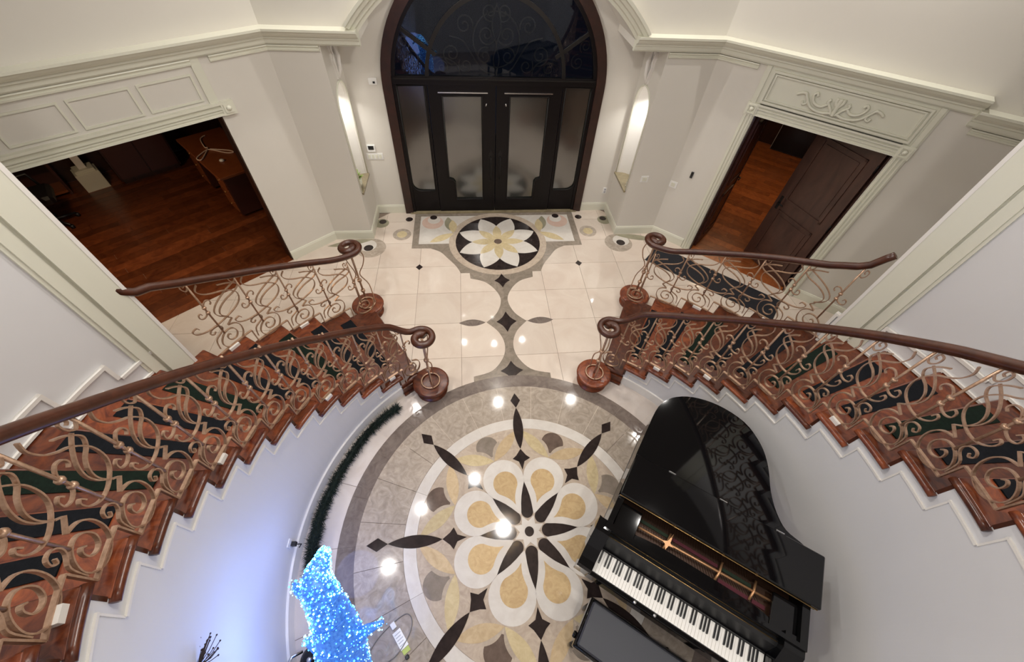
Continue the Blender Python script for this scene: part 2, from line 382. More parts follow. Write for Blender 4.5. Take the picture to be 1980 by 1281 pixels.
# flower panel in front of the door
FY = 4.455
inlay('panel_inlay', [(-1.31, 4.43), (1.31, 4.43), (1.31, 5.20), (-1.31, 5.20)], 2, 'white_marble')
inlay('flower_ring_inlay', circle2(0, FY, 0.815, 56), 3, 'beige_marble')
inlay('flower_disc_inlay', circle2(0, FY, 0.705, 56), 4, 'dark_marble')
for i in range(8):
    b = 22.5 + i * 45
    rot = lambda p: (p[0] * math.cos(R(b)) - p[1] * math.sin(R(b)), FY + p[0] * math.sin(R(b)) + p[1] * math.cos(R(b)))
    inlay('petal_inlay', [rot(p) for p in lens((0.05, 0), (0.69, 0), 0.165, 14)], 5 + (i % 2), 'white_marble')
for i in range(8):
    b = i * 45
    rot = lambda p: (p[0] * math.cos(R(b)) - p[1] * math.sin(R(b)), FY + p[0] * math.sin(R(b)) + p[1] * math.cos(R(b)))
    inlay('star_inlay', [rot(p) for p in lens((0.03, 0), (0.435, 0), 0.075, 10)], 7, 'pale_gold_marble')
inlay('flower_dot_inlay', circle2(0, FY, 0.065, 24), 9, 'brown_marble')
for sg in (-1, 1):
    inlay('swirl_inlay', circle2(sg * 1.10, 5.02, 0.185, 28), 3, 'pink_marble')
    inlay('swirl_inlay', circle2(sg * 1.08, 5.09, 0.11, 24), 4, 'white_marble')
    inlay('spot_inlay', circle2(sg * 1.09, 5.165, 0.062, 20), 5, 'dark_marble')
    inlay('leaf_inlay', lens((sg * 0.80, 4.78), (sg * 0.84, 5.17), 0.075), 4, 'green_marble')
    inlay('leaf_inlay', lens((sg * 0.745, 4.72), (sg * 0.76, 5.08), 0.07), 5, 'pale_gold_marble')
    inlay('leaf_inlay', lens((sg * 0.74, 4.70), (sg * 1.13, 4.47), 0.075), 4, 'pale_gold_marble')
    inlay('spot_inlay', circle2(sg * 1.51, 5.125, 0.062, 20), 2, 'dark_marble')
    inlay('oval_inlay', [(sg * 1.60 + 0.15 * math.cos(t * PI / 14), 4.70 + 0.155 * math.sin(t * PI / 14)) for t in range(28)], 2, 'taupe_marble')
    inlay('oval_heart_inlay', [(sg * 1.60 + 0.085 * math.cos(t * PI / 14), 4.70 + 0.09 * math.sin(t * PI / 14)) for t in range(28)], 3, 'pale_gold_marble')
    inlay('corner_swirl_inlay', circle2(sg * 1.97, 5.02, 0.125, 24), 2, 'green_marble')
    inlay('spot_inlay', circle2(sg * 1.955, 5.065, 0.062, 20), 3, 'dark_marble')
    inlay('corner_swirl_inlay', circle2(sg * 2.06, 4.36, 0.235, 30), 2, 'taupe_marble')
    inlay('corner_swirl_inlay', circle2(sg * 2.12, 4.42, 0.14, 26), 3, 'white_marble')
    inlay('spot_inlay', circle2(sg * 2.10, 4.36, 0.075, 20), 4, 'dark_marble')
    inlay('corner_swirl_inlay', lens((sg * 2.05, 4.58), (sg * 2.75, 4.42), 0.07), 4, 'green_marble')

# ================================================================== WALLS
def st(o, label=None): tag(o, label, kind='structure'); return o
T_front = lambda y0: (lambda a, b, d: (a, y0 + d, b))
ARC_C, ARC_R = 1.33, 2.18
sp = math.degrees(math.asin((2.80 - ARC_C) / ARC_R))
arch_low = [(ARC_R * math.cos(R(t)), ARC_C + ARC_R * math.sin(R(t))) for t in np.linspace(180 - sp, sp, 33)]
poly = [(-2.64, 0), (-XA, 0), (-XA, 2.72), (arch_low[0][0], 2.72)] + arch_low + [(arch_low[-1][0], 2.72), (XA, 2.72), (XA, 0), (2.72, 0), (2.72, CEIL), (-2.64, CEIL)]
wf = st(MB().prism([poly], 0, 0.03, T_front(YF)).build('wall_front', 'wall_paint'), 'cream wall with an arched opening in front of the entrance door')
# alcove: sides (with niches), vault, door wall
vault = [(-XA, 2.72), (arch_low[0][0], 2.72)] + arch_low + [(arch_low[-1][0], 2.72), (XA, 2.72)]
mb = MB()
for (a, b) in zip(vault[:-1], vault[1:]):
    mb.add([(a[0], YF + 0.03, a[1]), (b[0], YF + 0.03, b[1]), (b[0], YD, b[1]), (a[0], YD, a[1])], [(0, 1, 2, 3)])
st(mb.build('ceiling_alcove', 'wall_paint'), 'vaulted soffit over the entrance alcove')
DZ, DRo, DRi = 2.0, 1.575, 1.445
def door_outline(r, xj, n=40): return [(-xj, 0.0)] + [(r * math.cos(R(t)), DZ + r * math.sin(R(t))) for t in np.linspace(180, 0, n)] + [(xj, 0.0)]
hole = door_outline(DRo - 0.03, DRo - 0.03)
outer = [(-XA, -0.02), (-XA, 3.6), (XA, 3.6), (XA, -0.02)]
poly = [(-XA, 0)] + [(-XA, 3.62), (XA, 3.62), (XA, 0)] + hole[::-1]
st(MB().prism([poly], 0, 0.14, T_front(YD)).build('wall_entrance', 'wall_paint'), 'cream wall around the dark arched entrance door')
NY, NW, NZ0, NZ1 = 4.97, 0.28, 0.79, 1.90     # niche centre, half width, sill, spring line
for sg, nm in ((-1, 'left'), (1, 'right')):
    T = lambda a, b, d, sg=sg: (sg * (XA + d), a, b)
    nich = [(NY - NW, NZ0)] + [(NY + NW * math.cos(t), NZ1 + NW * math.sin(t)) for t in np.linspace(PI, 0, 17)] + [(NY + NW, NZ0)]
    wall = MB().prism([[(YF + 0.03, 0), (YD, 0), (YD, 2.74), (YF + 0.03, 2.74)], nich], 0.0, 0.03, T)
    o = st(wall.build('wall_alcove_' + nm, 'wall_paint'), 'narrow alcove side wall with a lit arched niche, %s of the entrance' % nm)
    mb = MB(); N = 9     # the curved recess
    rows = []
    for (a, b) in nich:
        row = []
        for k in range(N):
            t = PI * k / (N - 1); row.append(None)
        rows.append(row)
    # half-round recess: depth follows a half circle across the width
    v = []; f = []
    zs = list(np.linspace(NZ0, NZ1, 5)) + [NZ1 + NW * math.sin(t) for t in np.linspace(0.25, PI / 2, 7)]
    for z in zs:
        hw = NW if z <= NZ1 else math.sqrt(max(1e-6, NW * NW - (z - NZ1) ** 2))
        for k in range(N):
            t = PI * k / (N - 1); v.append((sg * (XA + 0.03 + 0.24 * (hw / NW) * math.sin(t)), NY - hw * math.cos(t), z))
    for i in range(len(zs) - 1):
        for k in range(N - 1): f.append((i * N + k, i * N + k + 1, (i + 1) * N + k + 1, (i + 1) * N + k))
    mb.add(v, f, True); mb.build('niche_recess', 'white_paint', o)
    sill = [(NY - NW - 0.02, -0.03), (NY + NW + 0.02, -0.03), (NY + NW, 0.03)] + [(NY + NW * math.cos(t), 0.03 + 0.24 * math.sin(t)) for t in np.linspace(0.2, PI - 0.2, 9)] + [(NY - NW, 0.03)]
    MB().prism([sill], NZ0 - 0.03, NZ0 + 0.002, lambda a, b, d, sg=sg: (sg * (XA + b), a, d)).build('niche_sill', 'marble_sill', o)
    mb = MB()     # thin arched bead round the niche
    ring = [(sg * (XA - 0.006), NY - NW - 0.012, NZ0)] + [(sg * (XA - 0.006), NY + (NW + 0.012) * math.cos(t), NZ1 + (NW + 0.012) * math.sin(t)) for t in np.linspace(PI, 0, 17)] + [(sg * (XA - 0.006), NY + NW + 0.012, NZ0)]
    mb.tube(ring, 0.011, 6); mb.build('niche_bead', 'trim_paint', o)
    # scrolled plaster corbel over the niche
    c = empty('corbel', (sg * XA, NY, 2.34)); c.scale = (0.75, 0.62, 0.72); tag(c, 'carved plaster scroll corbel above the %s wall niche' % nm, 'corbel', 'scroll corbels over the niches')
    pl = MB().prism([catmull([(-0.02, -0.16), (-0.05, -0.02), (-0.10, 0.10), (-0.10, 0.22), (-0.13, 0.36), (0, 0.40), (0.13, 0.36), (0.10, 0.22), (0.10, 0.10), (0.05, -0.02), (0.02, -0.16)], 4, True)], 0.0, 0.035,
                    lambda a, b, d, sg=sg: (-sg * d, a, b)); pl.build('back_plate', 'white_paint', c)
    for s2 in (-1, 1):
        P_ = catmull([(0.0, -0.14), (0.03, 0.0), (0.085, 0.12), (0.05, 0.21), (0.10, 0.31), (0.06, 0.37), (0.03, 0.32), (0.06, 0.29)], 5)
        MB().tube([(-sg * 0.045, s2 * a, b) for a, b in P_], 0.016, 6).build('scroll', 'white_paint', c)
    MB().tube([(-sg * 0.05, 0, -0.16), (-sg * 0.09, 0, 0.0), (-sg * 0.11, 0, 0.2), (-sg * 0.06, 0, 0.36)], [0.012, 0.03, 0.035, 0.02], 8).build('leaf', 'white_paint', c)
# diagonal walls
def diag_wall(T, j, h, s_end, nm, label, upper_end=None):
    mb = MB(); th = -0.18
    mb.box(-0.02, j[0], th, 0, 0, CEIL, T); mb.box(j[1], s_end, th, 0, 0, CEIL, T); mb.box(j[0], j[1], th, 0, h, CEIL, T)
    return st(mb.build('wall_' + nm, 'wall_paint'), label)
wl = diag_wall(WL, JL, HL, 4.0, 'left', 'cream diagonal wall with wide cased opening to the study')
wr = diag_wall(WR, JR, HR, 4.0, 'right', 'cream diagonal wall with panelled double doorway')
# passage walls that close the hall behind the piers
def wallseg(nm, a, b, z0, z1, th=0.12, m='wall_paint', label=None):
    a, b = np.array(a), np.array(b); d = (b - a) / np.linalg.norm(b - a); e = np.array([-d[1], d[0]]) * th / 2; L = np.linalg.norm(b - a)
    T = lambda s, n, z: (*(a + d * s + e * n), z)
    return st(MB().box(0, L, -1, 1, z0, z1, T).build(nm, m), label)
pl_ = WL(4.0, 0, 0)[:2]; pr_ = WR(4.0, 0, 0)[:2]
wallseg('wall_passage_left', pl_, (-4.2, 0.35), 0, CEIL, label='end wall of the passage behind the left stair')
wallseg('wall_passage_right', pr_, (4.3, 0.25), 0, CEIL, label='end wall of the passage behind the right stair')
# stair outer walls (half rotunda) with pilaster
def curved_wall(side, r0, r1, a_from, a_to, z0, z1, n):
    S_ = ST[side]; mb = MB(); v = []; f = []
    for i in range(n + 1):
        a = R(a_from + (a_to - a_from) * i / n); c, s_ = math.cos(a), math.sin(a)
        for rr in (r0, r1):
            for z in (z0, z1): v.append((S_['c'][0] + side * rr * c, S_['c'][1] + rr * s_, z))
    for i in range(n):
        b = i * 4; f += [(b, b + 4, b + 5, b + 1), (b + 2, b + 3, b + 7, b + 6), (b + 1, b + 5, b + 7, b + 3), (b, b + 2, b + 6, b + 4)]
    f += [(0, 1, 3, 2), (n * 4, n * 4 + 2, n * 4 + 3, n * 4 + 1)]
    mb.add(v, f, False); return mb
for side, nm in ((-1, 'left'), (1, 'right')):
    Ro = ST[side]['Ro']
    mb = curved_wall(side, Ro + 0.02, Ro + 0.30, 26.4, -96, 0, CEIL, 60); mb.sm = [True] * len(mb.sm)
    me = mb.build('wall_stair_' + nm, 'stair_wall_paint'); st(me, 'tall curved white wall beside the %s staircase' % nm)
    for p in me.data.polygons: p.use_smooth = abs(p.normal.z) < 0.5
    me.data.set_sharp_from_angle(angle=R(40))
    p1 = st(curved_wall(side, Ro - 0.045, Ro + 0.34, 26.65, 23.4, 0, CEIL, 3).build('trim_pilaster_' + nm, 'trim_paint'), 'flat cream pilaster at the end of the %s stair wall' % nm)
    curved_wall(side, Ro - 0.05, Ro + 0.1, 26.65, 26.2, 0, CEIL, 1).build('edge_bead', 'white_paint', p1)
    curved_wall(side, Ro - 0.02, Ro + 0.1, 23.1, 21.8, 0, CEIL, 2).build('side_strip', 'trim_paint', p1)
    curved_wall(side, Ro - 0.005, Ro + 0.1, 23.42, 21.4, 0, CEIL, 3).build('side_backing', 'trim_paint', p1)
st(MB().box(-6.2, 6.2, -4.6, 6.2, CEIL, CEIL + 0.1).build('ceiling', 'ceiling_paint'), 'plain dark ceiling of the tall hall')

# ------------------------------------------------------------------ cornices and casings
def sweep_h(path, prof, zt, name, m, parent=None, closed_ends=True):
    """profile (out,z) swept along a horizontal path; the hall lies to the right-hand side given by per-point normals"""
    P_ = [np.array(p[:2]) for p in path]; n = len(P_); nor = []
    for i in range(n - 1):
        d = P_[i + 1] - P_[i]; d /= np.linalg.norm(d); nor.append(np.array([d[1], -d[0]]))
    mb = MB(); v = []; f = []; m_ = len(prof)
    for i in range(n):
        if i == 0: q = nor[0]; k = 1
        elif i == n - 1: q = nor[-1]; k = 1
        else:
            q = nor[i - 1] + nor[i]; q /= np.linalg.norm(q); k = 1 / max(0.3, q @ nor[i])
        for (o, z) in prof: e = P_[i] + q * o * k; v.append((e[0], e[1], zt + z))
    for i in range(n - 1):
        for j in range(m_): f.append((i * m_ + j, (i + 1) * m_ + j, (i + 1) * m_ + (j + 1) % m_, i * m_ + (j + 1) % m_))
    f += [tuple(range(m_)), tuple((n - 1) * m_ + j for j in range(m_ - 1, -1, -1))]
    mb.add(v, f); return mb.build(name, m, parent)
CORN = [(-0.01, 0), (0.165, 0), (0.165, -0.022), (0.140, -0.030), (0.125, -0.055), (0.095, -0.080), (0.075, -0.085), (0.075, -0.105), (0.055, -0.115), (0.05, -0.155), (0.03, -0.16), (0.028, -0.172), (-0.01, -0.172)]
BEAD = [(-0.01, 0), (0.028, 0), (0.032, -0.012), (0.018, -0.022), (0.016, -0.034), (0.026, -0.040), (0.024, -0.055), (0.006, -0.062), (-0.01, -0.062)]
xl0 = arch_low[0][0]
pathL = [WL(4.0, 0, 0), WL(0, 0, 0), (xl0 + 0.01, YF, 0)]
c1 = st(sweep_h(pathL, CORN, 2.85, 'trim_1', 'trim_paint'), 'stepped cream cornice running over the study opening')
sweep_h([WL(0.62, 0, 0), WL(0, 0, 0), (-XA - 0.01, YF, 0)], BEAD, 2.675, 'cornice_bead', 'trim_paint', c1)
sweep_h([WL(4.0, 0, 0), WL(0.80, 0, 0)], BEAD, 2.675, 'cornice_bead', 'trim_paint', c1)
pathR = [(-xl0 - 0.01, YF, 0), WR(0, 0, 0), WR(2.62, 0, 0)]
c2 = st(sweep_h(pathR, CORN, 2.87, 'trim_2', 'trim_paint'), 'stepped cream cornice running over the panelled doorway')
sweep_h([(XA + 0.01, YF, 0), WR(0, 0, 0), WR(0.50, 0, 0)], BEAD, 2.69, 'cornice_bead', 'trim_paint', c2)
c4 = st(sweep_h([WR(2.60, 0, 0), WR(4.0, 0, 0)], CORN, 2.77, 'trim_4', 'trim_paint'), 'lower length of cornice between doorway and right pilaster')
sweep_h([WR(2.66, 0, 0), WR(4.0, 0, 0)], BEAD, 2.59, 'cornice_bead', 'trim_paint', c4)
def arch_trim(offs, y_out, name, parent):
    AL = arch_low
    mb = MB(); n = len(AL); v = []; f = []
    for (x, z) in AL:
        r_ = math.hypot(x, z - ARC_C); ux, uz = (x / r_, (z - ARC_C) / r_) if z > 2.78 else (math.copysign(1.0, x), 0.0)
        for o, d in offs: v.append((x + ux * o, YF - d, z + uz * o))
    m_ = len(offs)
    for i in range(n - 1):
        for j in range(m_ - 1): f.append((i * m_ + j, i * m_ + j + 1, (i + 1) * m_ + j + 1, (i + 1) * m_ + j))
    f += [tuple(range(m_ - 1, -1, -1)), tuple((n - 1) * m_ + j for j in range(m_))]
    mb.add(v, f); return mb.build(name, 'trim_paint', parent)
a1 = st(arch_trim([(0.0, -0.03), (0.0, 0.04), (0.03, 0.05), (0.04, 0.075), (0.07, 0.085), (0.08, 0.12), (0.11, 0.14), (0.12, 0.165), (0.15, 0.165), (0.15, -0.02)], 0, 'trim_3', None), 'moulded cream arch trim over the entrance alcove')
# baseboards
BASE = [(-0.005, 0), (0.012, 0), (0.016, -0.015), (0.02, -0.03), (0.02, -0.15), (-0.005, -0.15)]
def baseb(path, nm): return st(sweep_h(path, BASE, 0.15, 'baseboard_' + nm, 'trim_paint'))
baseb([WL(JL[0], 0, 0), WL(0, 0, 0), (-XA, YF, 0), (-XA, YD, 0), (-DRo, YD, 0)], 'left')
baseb([(DRo, YD, 0), (XA, YD, 0), (XA, YF, 0), WR(0, 0, 0), WR(JR[0] - 0.14, 0, 0)], 'right')
baseb([WR(JR[1] + 0.15, 0, 0), WR(3.98, 0, 0)], 'right_passage')
# casing of the left opening
cl = st(MB().box(JL[0] - 0.02, 4.0, 0, 0.03, HL, HL + 0.13, WL).build('trim_5', 'trim_paint'), 'broad cream header casing above the study opening')
for z0, z1, d in ((HL + 0.0, HL + 0.018, 0.045), (HL + 0.035, HL + 0.05, 0.04), (HL + 0.062, HL + 0.08, 0.045), (HL + 0.11, HL + 0.135, 0.055)):
    MB().box(JL[0] - 0.02, 4.0, 0, d, z0, z1, WL).build('casing_ridge', 'trim_paint', cl)
MB().box(JL[0] - 0.16, JL[0] - 0.02, 0, 0.045, HL - 0.005, HL + 0.135, WL).build('corner_block', 'trim_paint', cl)
MB().box(JL[0] - 0.135, JL[0] - 0.045, 0.04, 0.056, HL + 0.02, HL + 0.11, WL).build('corner_block_panel', 'trim_paint', cl)
MB().lathe([(0.0, -0.001), (0.03, 0), (0.024, 0.012), (0.008, 0.016), (0.0, 0.022)], 10).build('rosette', 'trim_paint', cl)
ro = cl.children[-1]; ro.matrix_world = Matrix.Translation(WL(JL[0] - 0.09, 0.055, HL + 0.065)) @ Matrix.Rotation(math.atan2(NL[1], NL[0]), 4, 'Z') @ Matrix.Rotation(PI / 2, 4, 'Y')
def frame_moulding(T, s0, s1, z0, z1, w_=0.022, d=0.022, parent=None, name='panel_moulding', off=0.0):
    for a, b, c, e in ((s0, s1, z0, z0 + w_), (s0, s1, z1 - w_, z1), (s0, s0 + w_, z0 + w_, z1 - w_), (s1 - w_, s1, z0 + w_, z1 - w_)):
        MB().prism([[(0, 0), (1, 0), (1, 1), (0, 1)]], 0, 1, lambda u, v, t, a=a, b=b, c=c, e=e: T(a + (b - a) * u, off + d * t * (1.0), c + (e - c) * v)).build(name, 'trim_paint', parent)
for i in range(6):
    s0 = JL[0] + 0.10 + i * 0.56
    if s0 + 0.5 < 4.0: frame_moulding(WL, s0, s0 + 0.50, HL + 0.17, HL + 0.43, 0.018, 0.014, cl)
MB().box(JL[0] - 0.03, JL[0] + 0.06, 0, 0.02, HL + 0.135, 2.69, WL).build('frieze_stile', 'trim_paint', cl)
# dark jamb linings of the left opening
MB().box(JL[0] - 0.001, JL[0] + 0.012, -0.20, -0.02, 0, HL, WL).build('jamb_lining', 'dark_wood', cl)
# casing of the right doorway
cr = st(MB().box(JR[0] - 0.01, JR[1] + 0.01, 0, 0.03, HR, HR + 0.13, WR).build('trim_6', 'trim_paint'), 'panelled cream door surround with corner blocks and carved frieze')
for z0, z1, d in ((HR, HR + 0.018, 0.045), (HR + 0.04, HR + 0.055, 0.04), (HR + 0.075, HR + 0.09, 0.045), (HR + 0.11, HR + 0.13, 0.05)):
    MB().box(JR[0] - 0.01, JR[1] + 0.01, 0, d, z0, z1, WR).build('casing_ridge', 'trim_paint', cr)
for s0, s1 in ((JR[0] - 0.13, JR[0] - 0.005), (JR[1] + 0.005, JR[1] + 0.13)):
    MB().box(s0, s1, 0, 0.032, 0, HR, WR).build('side_casing', 'trim_paint', cr)
    for u in (0.12, 0.42, 0.72): MB().box(s0 + (s1 - s0) * u, s0 + (s1 - s0) * (u + 0.14), 0, 0.045, 0, HR, WR).build('casing_ridge', 'trim_paint', cr)
    MB().box(s0 - 0.008, s1 + 0.008, 0, 0.048, HR - 0.005, HR + 0.135, WR).build('corner_block', 'trim_paint', cr)
    frame_moulding(WR, s0 + 0.012, s1 - 0.012, HR + 0.014, HR + 0.116, 0.012, 0.012, cr, 'corner_block_moulding', 0.048)
    r_ = MB().lathe([(0.0, -0.001), (0.03, 0), (0.024, 0.012), (0.008, 0.016), (0.0, 0.022)], 10).build('rosette', 'trim_paint', cr)
    r_.matrix_world = Matrix.Translation(WR((s0 + s1) / 2, 0.048, HR + 0.065)) @ Matrix.Rotation(math.atan2(NR[1], NR[0]), 4, 'Z') @ Matrix.Rotation(PI / 2, 4, 'Y')
MB().box(JR[0] - 0.12, JR[1] + 0.14, 0, 0.02, HR + 0.135, 2.70, WR).build('frieze_board', 'trim_paint', cr)
frame_moulding(WR, JR[0] - 0.02, JR[1] + 0.04, HR + 0.15, HR + 0.50, 0.024, 0.026, cr, 'frieze_moulding', 0.02)
frame_moulding(WR, JR[0] + 0.02, JR[1] + 0.0, HR + 0.185, HR + 0.465, 0.016, 0.018, cr, 'frieze_moulding', 0.02)
for s0 in (JR[0] - 0.11, JR[1] + 0.07): MB().box(s0, s0 + 0.05, 0.02, 0.038, HR + 0.135, 2.70, WR).build('frieze_stile', 'trim_paint', cr)
# carved foliage ornament on the frieze
orn = empty('frieze_ornament', WR((JR[0] + JR[1]) / 2, 0.02, HR + 0.30)); tag(orn, 'carved plaster foliage scroll on the frieze above the doorway', 'ornament')
def ob(pts, r_, nm='scroll'):
    c0 = np.array(WR((JR[0] + JR[1]) / 2, 0.02, HR + 0.30))
    P_ = [np.array(WR((JR[0] + JR[1]) / 2 + a, 0.034, HR + 0.30 + b)) - c0 for a, b in catmull(pts, 5)]
    MB().tube(P_, r_, 6).build(nm, 'trim_paint', orn)
for s2 in (-1, 1):
    f2 = lambda L: [(s2 * a, b) for a, b in L]
    ob(f2([(0.02, -0.06), (0.12, -0.085), (0.25, -0.06), (0.33, 0.02), (0.36, 0.06), (0.41, 0.055), (0.45, 0.03)]), 0.016)
    ob(f2([(0.10, 0.01), (0.16, -0.03), (0.24, -0.01), (0.28, 0.06), (0.255, 0.09), (0.235, 0.06)]), 0.015)
    ob(f2([(0.33, 0.02), (0.31, -0.03), (0.345, -0.05), (0.36, -0.02)]), 0.012)
    ob(f2([(0.02, -0.08), (0.06, -0.02), (0.11, 0.03), (0.09, 0.06)]), 0.016, 'leaf')
    ob(f2([(0.0, 0.0), (0.035, 0.05), (0.03, 0.09)]), 0.02, 'leaf')
ob([(0, -0.09), (0, 0.0), (0, 0.09)], 0.024, 'bud')

# ================================================================== ENTRANCE DOOR (door_1)
d1 = empty('door_1', (0, YD, 0)); tag(d1, 'black double entrance door with frosted panes, sidelights and arched night-dark transom', kind='structure')
def DT(y): return lambda a, b, d: (a, y + d, b)          # local to d1
ring = [door_outline(DRo, DRo, 44) + door_outline(DRi, DRi, 44)[::-1]]
MB().prism(ring, -0.05, 0.10, DT(0)).build('arch_casing', 'door_casing', d1)
ring = [door_outline(DRi, DRi, 44) + door_outline(DRi - 0.045, DRi - 0.045, 44)[::-1]]
MB().prism(ring, -0.02, 0.08, DT(0)).build('inner_frame', 'door_black', d1)
MB().box(-DRi, DRi, -0.03, 0.07, 2.05, 2.14).build('transom_bar', 'door_black', d1)
MB().box(-DRi + 0.03, DRi - 0.03, -0.042, -0.028, 2.115, 2.135).build('transom_bead', 'dark_iron', d1)
MB().box(-DRo + 0.08, DRo - 0.08, -0.07, 0.08, 0.0, 0.018).build('threshold', 'marble_sill', d1)
# transom pane and its muntins
half_r = DRi - 0.03
pane = [(half_r * math.cos(t), DZ + half_r * math.sin(t)) for t in np.linspace(PI - math.asin(0.14 / half_r), math.asin(0.14 / half_r), 40)]
MB().prism([pane], 0.030, 0.036, DT(0)).build('transom_pane', 'night_glass', d1)
mring = [(0.985 * math.cos(t), 2.1 + 0.985 * math.sin(t)) for t in np.linspace(PI, 0, 36)] + [(0.935 * math.cos(t), 2.1 + 0.935 * math.sin(t)) for t in np.linspace(0, PI, 36)]
MB().prism([mring], 0.0, 0.029, DT(0)).build('muntin_arch', 'dark_iron', d1)
for sg in (-1, 1):
    for a in (37,):
        p0 = np.array([0.90 * math.cos(R(a - 12)), 2.1 + 0.90 * math.sin(R(a - 18))]); p1 = np.array([1.30, 2.72])
        d = (p1 - p0) / np.linalg.norm(p1 - p0); e = np.array([-d[1], d[0]]) * 0.022
        MB().prism([[(sg * q[0], q[1]) for q in (p0 + e, p1 + e, p1 - e, p0 - e)]], 0.003, 0.0285, DT(0)).build('muntin', 'dark_iron', d1)
def spiral(cx, cz, r0, r1, a0, turns, n=22):
    return [(cx + (r0 + (r1 - r0) * i / n) * math.cos(R(a0) + 2 * PI * turns * i / n), cz + (r0 + (r1 - r0) * i / n) * math.sin(R(a0) + 2 * PI * turns * i / n)) for i in range(n + 1)]
grille = [circle2(0, 2.56, 0.31, 30) + [(0.31, 2.56)]]
for sg in (-1, 1):
    grille += [[(sg * a, b) for a, b in L] for L in (
        spiral(0.13, 2.62, 0.12, 0.02, 200, 1.5), spiral(0.60, 2.40, 0.13, 0.02, 250, 1.6), spiral(0.42, 2.27, 0.10, 0.02, 40, -1.4), spiral(0.16, 2.38, 0.11, 0.02, 120, -1.5),
        spiral(0.74, 2.24, 0.09, 0.015, 30, 1.4), spiral(0.09, 2.86, 0.10, 0.02, 250, 1.4), spiral(0.42, 2.72, 0.12, 0.02, 200, -1.5), catmull([(0.02, 2.16), (0.2, 2.22), (0.33, 2.4), (0.45, 2.55), (0.62, 2.6)], 5),
        catmull([(0.0, 2.15), (0.04, 2.35), (0.0, 2.5), (0.06, 2.72), (0.0, 2.95)], 5), catmull([(0.5, 2.15), (0.55, 2.28), (0.72, 2.36), (0.86, 2.33)], 5),
        spiral(1.14, 2.33, 0.10, 0.02, 90, 1.5), spiral(1.22, 2.52, 0.08, 0.02, 240, -1.4))]
for L in grille: MB().tube([(a, 0.062, b) for a, b in L], 0.009, 5).build('grille_scroll', 'grille_iron', d1)
# two leaves
for sg in (-1, 1):
    leaf = MB()
    outl = [(sg * 0.006, 0.02), (sg * 0.965, 0.02), (sg * 0.965, 2.045), (sg * 0.006, 2.045)]
    gl_ = [(sg * 0.775, 1.905), (sg * 0.205, 1.905), (sg * 0.205, 0.25), (sg * 0.665, 0.25), (sg * 0.675, 0.57), (sg * 0.70, 0.61), (sg * 0.775, 0.64)]
    lf = leaf.prism([outl, gl_], -0.01, 0.045, DT(0)).build('door_leaf', 'door_black', d1)
    MB().prism([gl_], 0.016, 0.024, DT(0)).build('pane', 'frosted_glass', lf)
    loop = [(a, -0.014, b) for a, b in gl_ + gl_[:1]]
    MB().tube(loop, 0.011, 5).build('glass_bead', 'dark_iron', lf)
    MB().box(min(sg * 0.12, sg * 0.83), max(sg * 0.12, sg * 0.83), -0.022, -0.008, 1.945, 1.96).build('top_bead_glint', 'chrome', lf)  # bright strip paints in the highlight along the top moulding
    MB().tube([(sg * 0.075, -0.012, 0.62), (sg * 0.075, -0.06, 0.66), (sg * 0.075, -0.065, 0.80), (sg * 0.075, -0.06, 0.98), (sg * 0.075, -0.012, 1.02)], 0.012, 7).build('pull_handle', 'dark_iron', lf)
    MB().prism([[(sg * 0.05, 0.60), (sg * 0.10, 0.60), (sg * 0.105, 1.06), (sg * 0.075, 1.13), (sg * 0.045, 1.06)]], -0.016, -0.008, DT(0)).build('lock_plate', 'dark_iron', lf)
    MB().tube([(sg * 0.15, -0.03, 1.78), (sg * 0.14, -0.03, 1.82)], 0.010, 6).build('bolt', 'chrome', lf)
    # sidelight
    so = [(sg * 0.975, 0.02), (sg * 1.42, 0.02), (sg * 1.42, 2.045), (sg * 0.975, 2.045)]
    sgl = [(sg * 1.395, 2.03), (sg * 1.015, 2.03), (sg * 1.015, 0.41)] + [(sg * (1.25 + 0.145 * math.cos(t)), 0.555 + 0.145 * math.sin(t)) for t in np.linspace(-PI / 2, 0, 7)]
    sl = MB().prism([so, sgl], 0.0, 0.05, DT(0)).build('sidelight_frame', 'door_black', d1)
    MB().prism([sgl], 0.02, 0.028, DT(0)).build('pane', 'frosted_glass', sl)
    MB().tube([(a, -0.004, b) for a, b in sgl + sgl[:1]], 0.010, 5).build('glass_bead', 'dark_iron', sl)
# porch outside (night)
st(MB().box(-3, 3, YD + 0.35, 8.5, -0.12, -0.02).build('floor_porch', 'grey_marble'), 'dark porch outside the entrance door')

# ================================================================== SIDE ROOMS
def planks(T, s0, s1, m0, m1, w_, L, z, m, parent):
    base = MB().prism([[(0, 0), (1, 0), (1, 1), (0, 1)]], -0.03, 0, lambda u, v, d: T(s0 + (s1 - s0) * u, -(m0 + (m1 - m0) * v), z - 0.012 + d)).build(*parent[:2])
    st(base, parent[2])
    meshes = {}
    i = 0; mm = m0
    while mm < m1 - 0.01:
        ss = s0 - random.uniform(0, L)
        while ss < s1:
            a, b = max(ss, s0), min(ss + L, s1)
            if b - a > 0.05: MB().box(a + 0.0015, b - 0.0015, -(min(mm + w_, m1) - 0.0015), -(mm + 0.0015), z - 0.012, z, T).build('plank', m, base)
            ss += L
        mm += w_
    return base
planks(WL, -0.4, 5.2, 0.0, 4.7, 0.15, 1.9, -0.001, 'floor_wood', ('floor_study', 'dark_wood', 'dark red-brown plank floor of the study'))
planks(WR, 0.1, 3.6, 0.0, 5.2, 0.16, 1.7, -0.001, 'orange_wood', ('floor_side_room', 'dark_wood', 'orange-brown plank floor of the side room'))
